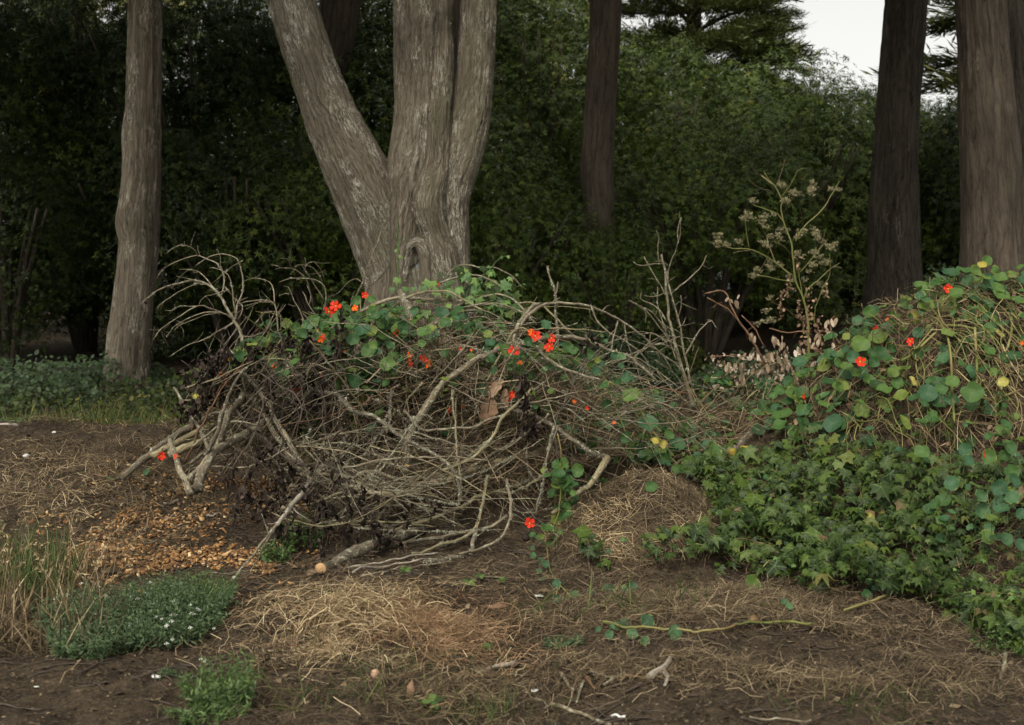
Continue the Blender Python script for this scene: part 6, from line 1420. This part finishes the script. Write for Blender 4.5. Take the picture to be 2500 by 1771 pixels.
for x, y in [(365, 1423), (258, 1455), (335, 1463), (322, 1455), (195, 1458), (133, 1463), (163, 1453), (337, 1462), (372, 1474), (418, 1502), (427, 1502), (381, 1507), (395, 1512), (428, 1502), (404, 1531), (406, 1528), (418, 1518), (522, 1535), (480, 1486), (464, 1478), (473, 1500), (485, 1490), (425, 1468), (466, 1498), (420, 1562), (464, 1533), (353, 1448), (570, 1410), (233, 1500), (315, 1530), (337, 1517), (406, 1572), (198, 1425)]:
    place('bloom', WF, t, P(x, y, float(G(x, y + 62)[0][1]) - .02), np.eye(3).tolist(), rng.uniform(.006, .010))
weed('greener end of the white flowered weed mat, against the thin pole twigs', 475, 1490, .15, .17, 190, .20, 'weed_bright')
weed('leafy tuft hanging off the front of the white flowered weed mat', 210, 1610, .10, .08, 90, .15, 'weed')
t, c = weed('upright little green weed alone on the dark soil at the bottom left', 540, 1725, .085, .09, 90, .20, 'weed_bright', .04)
for x, y in [(500, 1615), (503, 1650), (481, 1680), (490, 1610)]: place('bloom', WF, t, P(x, y, 4.15), np.eye(3).tolist(), .007)
weed('low green sprigs below the upright weed at the bottom edge', 510, 1755, .14, .05, 40, .06, 'weed_bright')
weed('bright green parsley like weed under the brush pile at its left', 735, 1330, .10, .10, 60, .22, 'weed_bright', .022, 18, tpl=OVAL)
weed('bright green weed beside the foot of the pale pole', 672, 1375, .06, .06, 34, .16, 'weed_bright', .024, 16, tpl=OVAL)
weed('small mossy green rosette on the soil right of centre', 1375, 1575, .075, .05, 60, .05, 'weed', .012, 20, tpl=OVAL)
weed('small weed at the right edge below the ivy', 2440, 1580, .10, .08, 40, .12, 'weed_bright', .03, 8)
weed('tiny green tuft beside the white scrap at the bottom left', 410, 1650, .03, .03, 20, .04, 'weed', .016, 8)
weed('faint weed under the green sprigs near the cut log', 800, 1470, .05, .05, 16, .05, 'weed_bright', .02, 8)
weed('dried greenish weed left of the bleached straw', 690, 1610, .12, .10, 60, .06, 'straw_dark', .03, 8)
mb = MB()
def seedling(label, px, py, s, n=5):
    c = G(px, py)[0]; t = thing('seedling', label, 'seedling', c + [0, 0, .0])
    for k in range(n):
        a = 6.28 * k / n + .3; hd = nrm(np.array([math.cos(a), math.sin(a), .7])); place('leaf', SLM, t, c + [0, 0, s * .5 + .01], frames(np.array([[0, -.3, 1.]]), hd[None])[0], s)
    mb = MB(); tube(mb, np.array([c - [0, 0, .01], c + [0, 0, s * .5 + .01]]), [.002, .0015], 5); mb.build('stem', M['weed_bright'], t)
SLM = tpl_mesh('seedling_leaf', OVAL, M['weed_bright'])
seedling('yellow green seedling on the bare soil below the brush pile', 1145, 1437, .045)
seedling('small seedling right of the yellow green one, beside a thin twig', 1226, 1428, .032, 4)
seedling('seedling under the thin twig, left of centre', 1172, 1418, .03, 4)
seedling('tall narrow leaved seedling near the bottom edge, left of centre', 1058, 1735, .05, 4)
seedling('tiny dark seedling on the fallen needles', 1190, 1592, .03, 4)
seedling('seedling at the foot of the cut log', 990, 1405, .04, 5)
# dry grass clump at the left edge
GC = thing('tall_grass_clump', 'tall half dry grass clump with seed heads at the left edge', 'grass', G(60, 1560)[0])
def blades(n, x0, x1, y0, y1, L0, L1, mat, up=1., lean=.5, nm='blades', w=None):
    y = rng.uniform(y0, y1, n); x = y * (-.52 + .145 * rng.random(n) ** 1.3 + x1); q = xyz(x, y, H(x, y)); hd = nrm(np.array([.1, -.15, up]) + rdir(n) * lean)
    mb = MB(); inst(mb, BLADE, q, frames(rdir(n) * [1, 1, .2] + [0, -.5, 0], hd), rng.uniform(L0, L1, n)); mb.build(nm, M[mat], GC, kind='stuff')
blades(1100, 0, -.03, 5.0, 5.9, .12, .30, 'grass_green', nm='green_blades'); blades(300, 0, 0, 4.5, 5.9, .12, .28, 'straw', .8, .9, 'dry_blades'); blades(1700, 0, 0, 4.4, 5.6, .10, .26, 'straw_dark', .6, 1., 'dead_blades')
mb = MB()
for k in range(16): tube(mb, np.array([[k * .06, 0, 0], [k * .06 + .03, 0, .0]]), [.03, .02], 4)
def head_mesh():
    mb = MB(); m = 26; t_ = np.linspace(0, 1, m); c = np.stack([t_, .10 * np.sin(t_ * 3), -.22 * t_ ** 2], -1); inst(mb, LANCE2, c, frames(rdir(m), nrm(np.array([1, 0, 0]) + rdir(m) * .4)), rng.uniform(.25, .4, m)); return mb.mesh('seed_head', M['straw'], smooth=False)
SH = head_mesh()
for k in range(46):
    y = rng.uniform(4.5, 5.8); x = y * rng.uniform(-.5, -.375); z = float(H(x, y)); h = rng.uniform(.22, .42); e = np.array([x + rng.normal(.03, .08), y - .05, z + h])
    mb = MB(); tube(mb, smooth_path(np.array([[x, y, z], [(x + e[0]) / 2, y, z + h * .6], e]), 7), np.linspace(.0016, .001, 7), 4); mb.build('stalk', M['straw'], GC)
    place('seed_head', SH, GC, e, frames(rdir(1), nrm(np.array([rng.normal(.3, .5), -.2, .9]))[None])[0], rng.uniform(.05, .08))
def tuft_grass(label, px, py, n, rx, ry, L0, L1, mat, up=1.):
    c = G(px, py)[0]; mb = MB(); x = c[0] + rng.normal(0, rx, n); y = c[1] + rng.normal(0, ry, n); q = xyz(x, y, H(x, y)); inst(mb, BLADE, q, frames(rdir(n) * [1, 1, .2], nrm(np.array([0, 0, up]) + rdir(n) * .6)), rng.uniform(L0, L1, n)); return mb.build('grass_tuft', M[mat], org=c, label=label, category='grass', kind='stuff')
tuft_grass('small green grass tuft at the bottom edge, centre', 1190, 1760, 60, .07, .04, .05, .14, 'grass_green')
tuft_grass('thin green grass lying over the soil left of the pale driftwood', 1020, 1640, 130, .22, .12, .06, .16, 'grass_green', .25)
tuft_grass('dull green grass wisps at the bottom left of centre', 880, 1700, 150, .25, .1, .06, .16, 'grass_green', .25)
tuft_grass('green grass wisps at the bottom right', 2150, 1730, 90, .15, .08, .05, .13, 'grass_green', .5)
tuft_grass('long bent grass blades by the grey chip', 1320, 1490, 26, .06, .05, .08, .17, 'grass_green', .6)
tuft_grass('grass blades at the far right under the ivy', 2420, 1540, 26, .08, .05, .10, .2, 'grass_green', 1)
tuft_grass('drooping green grass over the hay ridge', 1560, 1500, 60, .18, .05, .10, .24, 'grass_green', .5)

# ------------------------------------------------------------------ single things on the soil
def stick(label, s, r0, r1, mat='twig', lift=.01, cat='stick', name='stick', side=None):
    mb = MB(); g, rad = onground(mb, s, r0, lift + r0 * .0015, len(s) * 1.1, r1)
    o = mb.build(name, M[mat], org=g[0], label=label, category=cat)
    return o
stick('pale forked root lying on the soil right of centre', "1585,1668 1600,1655 1620,1645 1632,1630 1638,1612", 10, 6, 'twig_pale')
stick('stub of pale root below the forked one', "1622,1650 1630,1668 1622,1685", 7, 4, 'twig_pale')
stick('weathered driftwood sliver on the soil below the straw', "1168,1648 1190,1640 1215,1634 1240,1630 1258,1622", 3, 7, 'twig_pale')
stick('short brown stick left of the crossed sticks', "1368,1650 1385,1675 1400,1692", 5, 3)
stick('stick leaning in the crossed group, pointing up right', "1475,1678 1505,1662 1540,1648", 4, 3)
stick('straight stick lying level behind the crossed group', "1440,1648 1470,1655 1495,1662", 5, 3)
stick('small stick in the crossed group, steep', "1425,1670 1415,1695 1408,1722", 4, 3)
stick('short thick stick right of the steep one', "1430,1662 1442,1675 1452,1688", 5, 3, 'twig_red')
stick('long stick running to the bottom edge right of centre', "1345,1722 1390,1738 1440,1758 1490,1780", 5, 4)
stick('thin stick beside the long one at the bottom edge', "1310,1710 1335,1725 1330,1735", 3, 2)
stick('thin level twig at the bottom right edge', "1830,1756 1870,1762 1930,1764 1980,1770", 3, 2)
stick('upright brown stick end at the right edge of the soil', "2455,1600 2452,1630 2442,1665", 5, 4)
stick('short thick twig below the cut log', "1100,1428 1150,1418 1200,1412 1285,1418", 2.5, 1.5)
stick('thin branched stick right of the sawn face', "845,1420 880,1440 930,1455", 4, 2, 'twig')
stick('first of the parallel sticks behind the sawn log end', "850,1392 930,1378 1010,1362 1070,1352", 3, 2, 'twig_pale')
stick('second parallel stick, in front of the first', "860,1402 940,1388 1020,1374 1060,1366", 3.4, 2, 'twig_pale')
stick('third parallel stick, darkest of the set', "880,1412 950,1400 1030,1388 1100,1372", 3, 2, 'twig')
stick('pale flat stick on the wood chips', "505,1265 520,1262 540,1258", 3, 1.5, 'twig_pale')
stick('pale splinter beside the wood chips, upper left', "408,1275 418,1266 425,1262", 2.4, 1.5, 'twig_pale')
stick('short upright twig standing in the chips', "352,1300 360,1280 364,1258", 3, 2)
stick('pale stick lying at the lower edge of the chips', "400,1236 420,1232 438,1225", 3.5, 2, 'twig_pale')
stick('thin long stem across the soil left of the chips', "150,1182 175,1205 205,1228", 1.6, 1.2, 'vine_dry')
stick('grey stick slanting across the chips to the left', "280,1352 330,1310 380,1275 430,1240", 2, 1.6, 'twig_dark')
stick('reddish stem lying under the bright green weed', "600,1420 650,1405 700,1385 740,1350", 2.4, 1.8, 'twig_red')
stick('thin twig lying near the bottom left corner', "370,1722 405,1700 425,1680", 1.4, 1, 'vine_dry')
stick('pale twig fragment at the bottom right of centre', "1492,1752 1525,1758", 3.4, 3, 'white', name='white_stick')
def flake(label, name, px, py, w_, h_, mat, cat, lift=.012, seed=0, tilt=.35):
    r = np.random.default_rng(seed); n = 9; c = G(px, py)[0]; c[2] = float(H(c[0], c[1])) + lift
    th = np.linspace(0, 2 * np.pi, n, endpoint=False); rr = r.uniform(.65, 1.15, n); top = np.stack([np.cos(th) * rr * w_, np.sin(th) * rr * h_, r.uniform(-.12, .28, n) * h_], -1)
    bot = top * [.93, .93, 1] - [0, 0, .15 * h_]; V = np.vstack([[0, 0, .1 * h_], [0, 0, -.1 * h_], top, bot])
    f = [(0, 2 + k, 2 + (k + 1) % n) for k in range(n)] + [(1, 2 + n + (k + 1) % n, 2 + n + k) for k in range(n)]; g = [(2 + k, 2 + n + k, 2 + n + (k + 1) % n, 2 + (k + 1) % n) for k in range(n)]
    R = frames(np.array([[0, -tilt, 1.]]), np.array([[1, r.uniform(-.3, .3), 0.]]))[0]; mb = MB(); mb.add((R @ V.T).T + c, [np.array(f), np.array(g)], np.tile(r.random(3), (len(V), 1)))
    return mb.build(name, M[mat], org=c, label=label, category=cat, smooth=False)
flake('crumpled white scrap on the dark soil at the lower left', 'paper_scrap', 381, 1655, .022, .008, 'white', 'litter', seed=1, tilt=.8)
flake('small pale flake on the soil near the bottom left corner', 'pale_flake', 90, 1682, .012, .006, 'white', 'litter', seed=2)
flake('white scrap on the hay bank at the far left', 'paper_scrap', 132, 1056, .022, .012, 'white', 'litter', seed=3, tilt=.9)
flake('grey white chip on the soil below the runner leaves', 'grey_chip', 1315, 1459, .024, .012, 'white', 'litter', seed=4)
flake('small white scrap by the crossed sticks', 'paper_scrap', 1304, 1692, .016, .012, 'white', 'litter', seed=5)
flake('brown torn leaf lying on the soil below the seedlings', 'torn_leaf', 1213, 1483, .075, .026, 'drybrown', 'leaf', seed=6)
flake('small brown leaf scrap right of the parallel sticks', 'leaf_scrap', 1180, 1395, .03, .014, 'drybrown', 'leaf', seed=7)
flake('brown leaf at the left of the sawn face', 'leaf_scrap', 760, 1398, .035, .03, 'drybrown', 'leaf', seed=8, tilt=.9)
flake('curled tan leaf hanging by the slanting logs', 'curled_leaf', 697, 1015, .03, .022, 'drybrown', 'leaf', seed=9, tilt=2)
flake('upright brown leaf near the bottom edge, left of centre', 'standing_leaf', 1002, 1702, .016, .04, 'drybrown', 'leaf', lift=.03, seed=10, tilt=2.5)
flake('orange yellow curled leaf on the brown hay ridge', 'curled_leaf', 1840, 1525, .024, .020, 'nast_yellow', 'leaf', lift=.03, seed=11, tilt=1)
flake('small tan curled leaf in front of the ivy', 'curled_leaf', 2090, 1474, .018, .014, 'drybrown', 'leaf', lift=.03, seed=12, tilt=1)
def lump(label, name, px, py, r, mat, cat, sx=1., sz=1., seed=1):
    c = G(px, py)[0]; c[2] = float(H(c[0], c[1])) + r * sz * .6; n = 12; m = 16; ph = np.linspace(0, np.pi, n); th = np.linspace(0, 2 * np.pi, m, endpoint=False)
    d = np.stack([np.sin(ph)[:, None] * np.cos(th), np.sin(ph)[:, None] * np.sin(th), np.repeat(np.cos(ph)[:, None], m, 1)], -1); rr = r * (1 + .16 * fbm(d * 2 + seed, 3)); V = d * rr[..., None] * [sx, 1, sz] + c
    i = np.arange(n - 1)[:, None] * m; j = np.arange(m)[None]; k = (j + 1) % m; mb = MB(); mb.add(V.reshape(-1, 3), np.stack([i + j, i + m + j, i + m + k, i + k], -1).reshape(-1, 4), np.tile([.3, .2, .5], (n * m, 1))); return mb.build(name, M[mat], org=c, label=label, category=cat)
lump('reddish brown egg sized stone on the grass at the bottom left of centre', 'stone', 917, 1655, .020, 'stonebit', 'stone', .85, 1.15)
lump('white pebble on the hay bank at the far left', 'pebble', 64, 1100, .020, 'white', 'pebble', 1.1, .8, 2)
lump('small dark cone on the soil at the lower right', 'pine_cone', 1874, 1702, .020, 'cone', 'cone', 1, .9, 3)
lump('tiny dark cone left of the other one', 'pine_cone', 1842, 1662, .011, 'cone', 'cone', 1, .9, 4)
lump('dark clod on the bleached straw', 'clod', 1063, 1502, .012, 'cone', 'clod', 1, .9, 5)
lump('black lump under the scarlet flower beside the hanging vine', 'black_lump', 1284, 1318, .022, 'cone', 'clod', 1, 1, 6)
# large brown dead leaf caught in the pile
def big_leaf(label, px, py, d, L, wdt, hd, nn, mat='drybrown'):
    r = np.random.default_rng(int(px)); nu, nv_ = 10, 7; V = []
    for a in range(nu):
        t_ = a / (nu - 1); ww = wdt * math.sin(math.pi * min(1, t_ * .9 + .08)) ** .7 * (1 + .15 * math.sin(a * 2.1))
        for b2 in range(nv_):
            s_ = b2 / (nv_ - 1) * 2 - 1; V.append((t_ * L, s_ * ww, .45 * ww * s_ * s_ + .03 * L * math.sin(a * 1.7 + b2) + .12 * L * math.sin(t_ * 3)))
    V = np.array(V); R = frames(np.array([nn], float), np.array([hd], float))[0]; c = P(px, py, d); V = (R @ V.T).T + c
    i = np.arange(nu - 1)[:, None] * nv_; j = np.arange(nv_ - 1)[None]; q = np.stack([i + j, i + j + 1, i + nv_ + j + 1, i + nv_ + j], -1).reshape(-1, 4)
    mb = MB(); mb.add(V, q, np.tile([.2, .3, .45], (len(V), 1))); o = mb.build('dead_leaf', M[mat], org=c, label=label, category='leaf')
    mb = MB(); tube(mb, np.array([c, c + R[:, 0] * L * .5 + R[:, 2] * .1 * L, c + R[:, 0] * L]), [.003, .002, .001], 5); mb.build('midrib', M['twig_pale'], o); return o
big_leaf('large reddish brown dead leaf caught in the right middle of the pile', 1200, 975, 6.95, .17, .055, (-.35, -.1, -1), (.2, -1, .2))
big_leaf('paler torn dead leaf just above the large reddish one', 1225, 925, 7.0, .16, .032, (-.5, -.1, -.8), (.1, -1, .4))
big_leaf('folded dead leaf right of the large reddish one', 1235, 950, 7.0, .14, .03, (.15, 0, -1), (-.5, -1, .1))
# bare root mound / earth under the flaring trunk is part of the ground; orange lichen spot on the prop
mb = MB(); mb2 = P(995, 1138, 6.86); inst(mb, STAR[3], mb2[None], frames(np.array([[0, -1, .1]]), np.array([[0, 0, 1.]])), .014); 
o_ = mb.build('orange_lichen', M['throat'], bpy.data.objects['left_prop'])
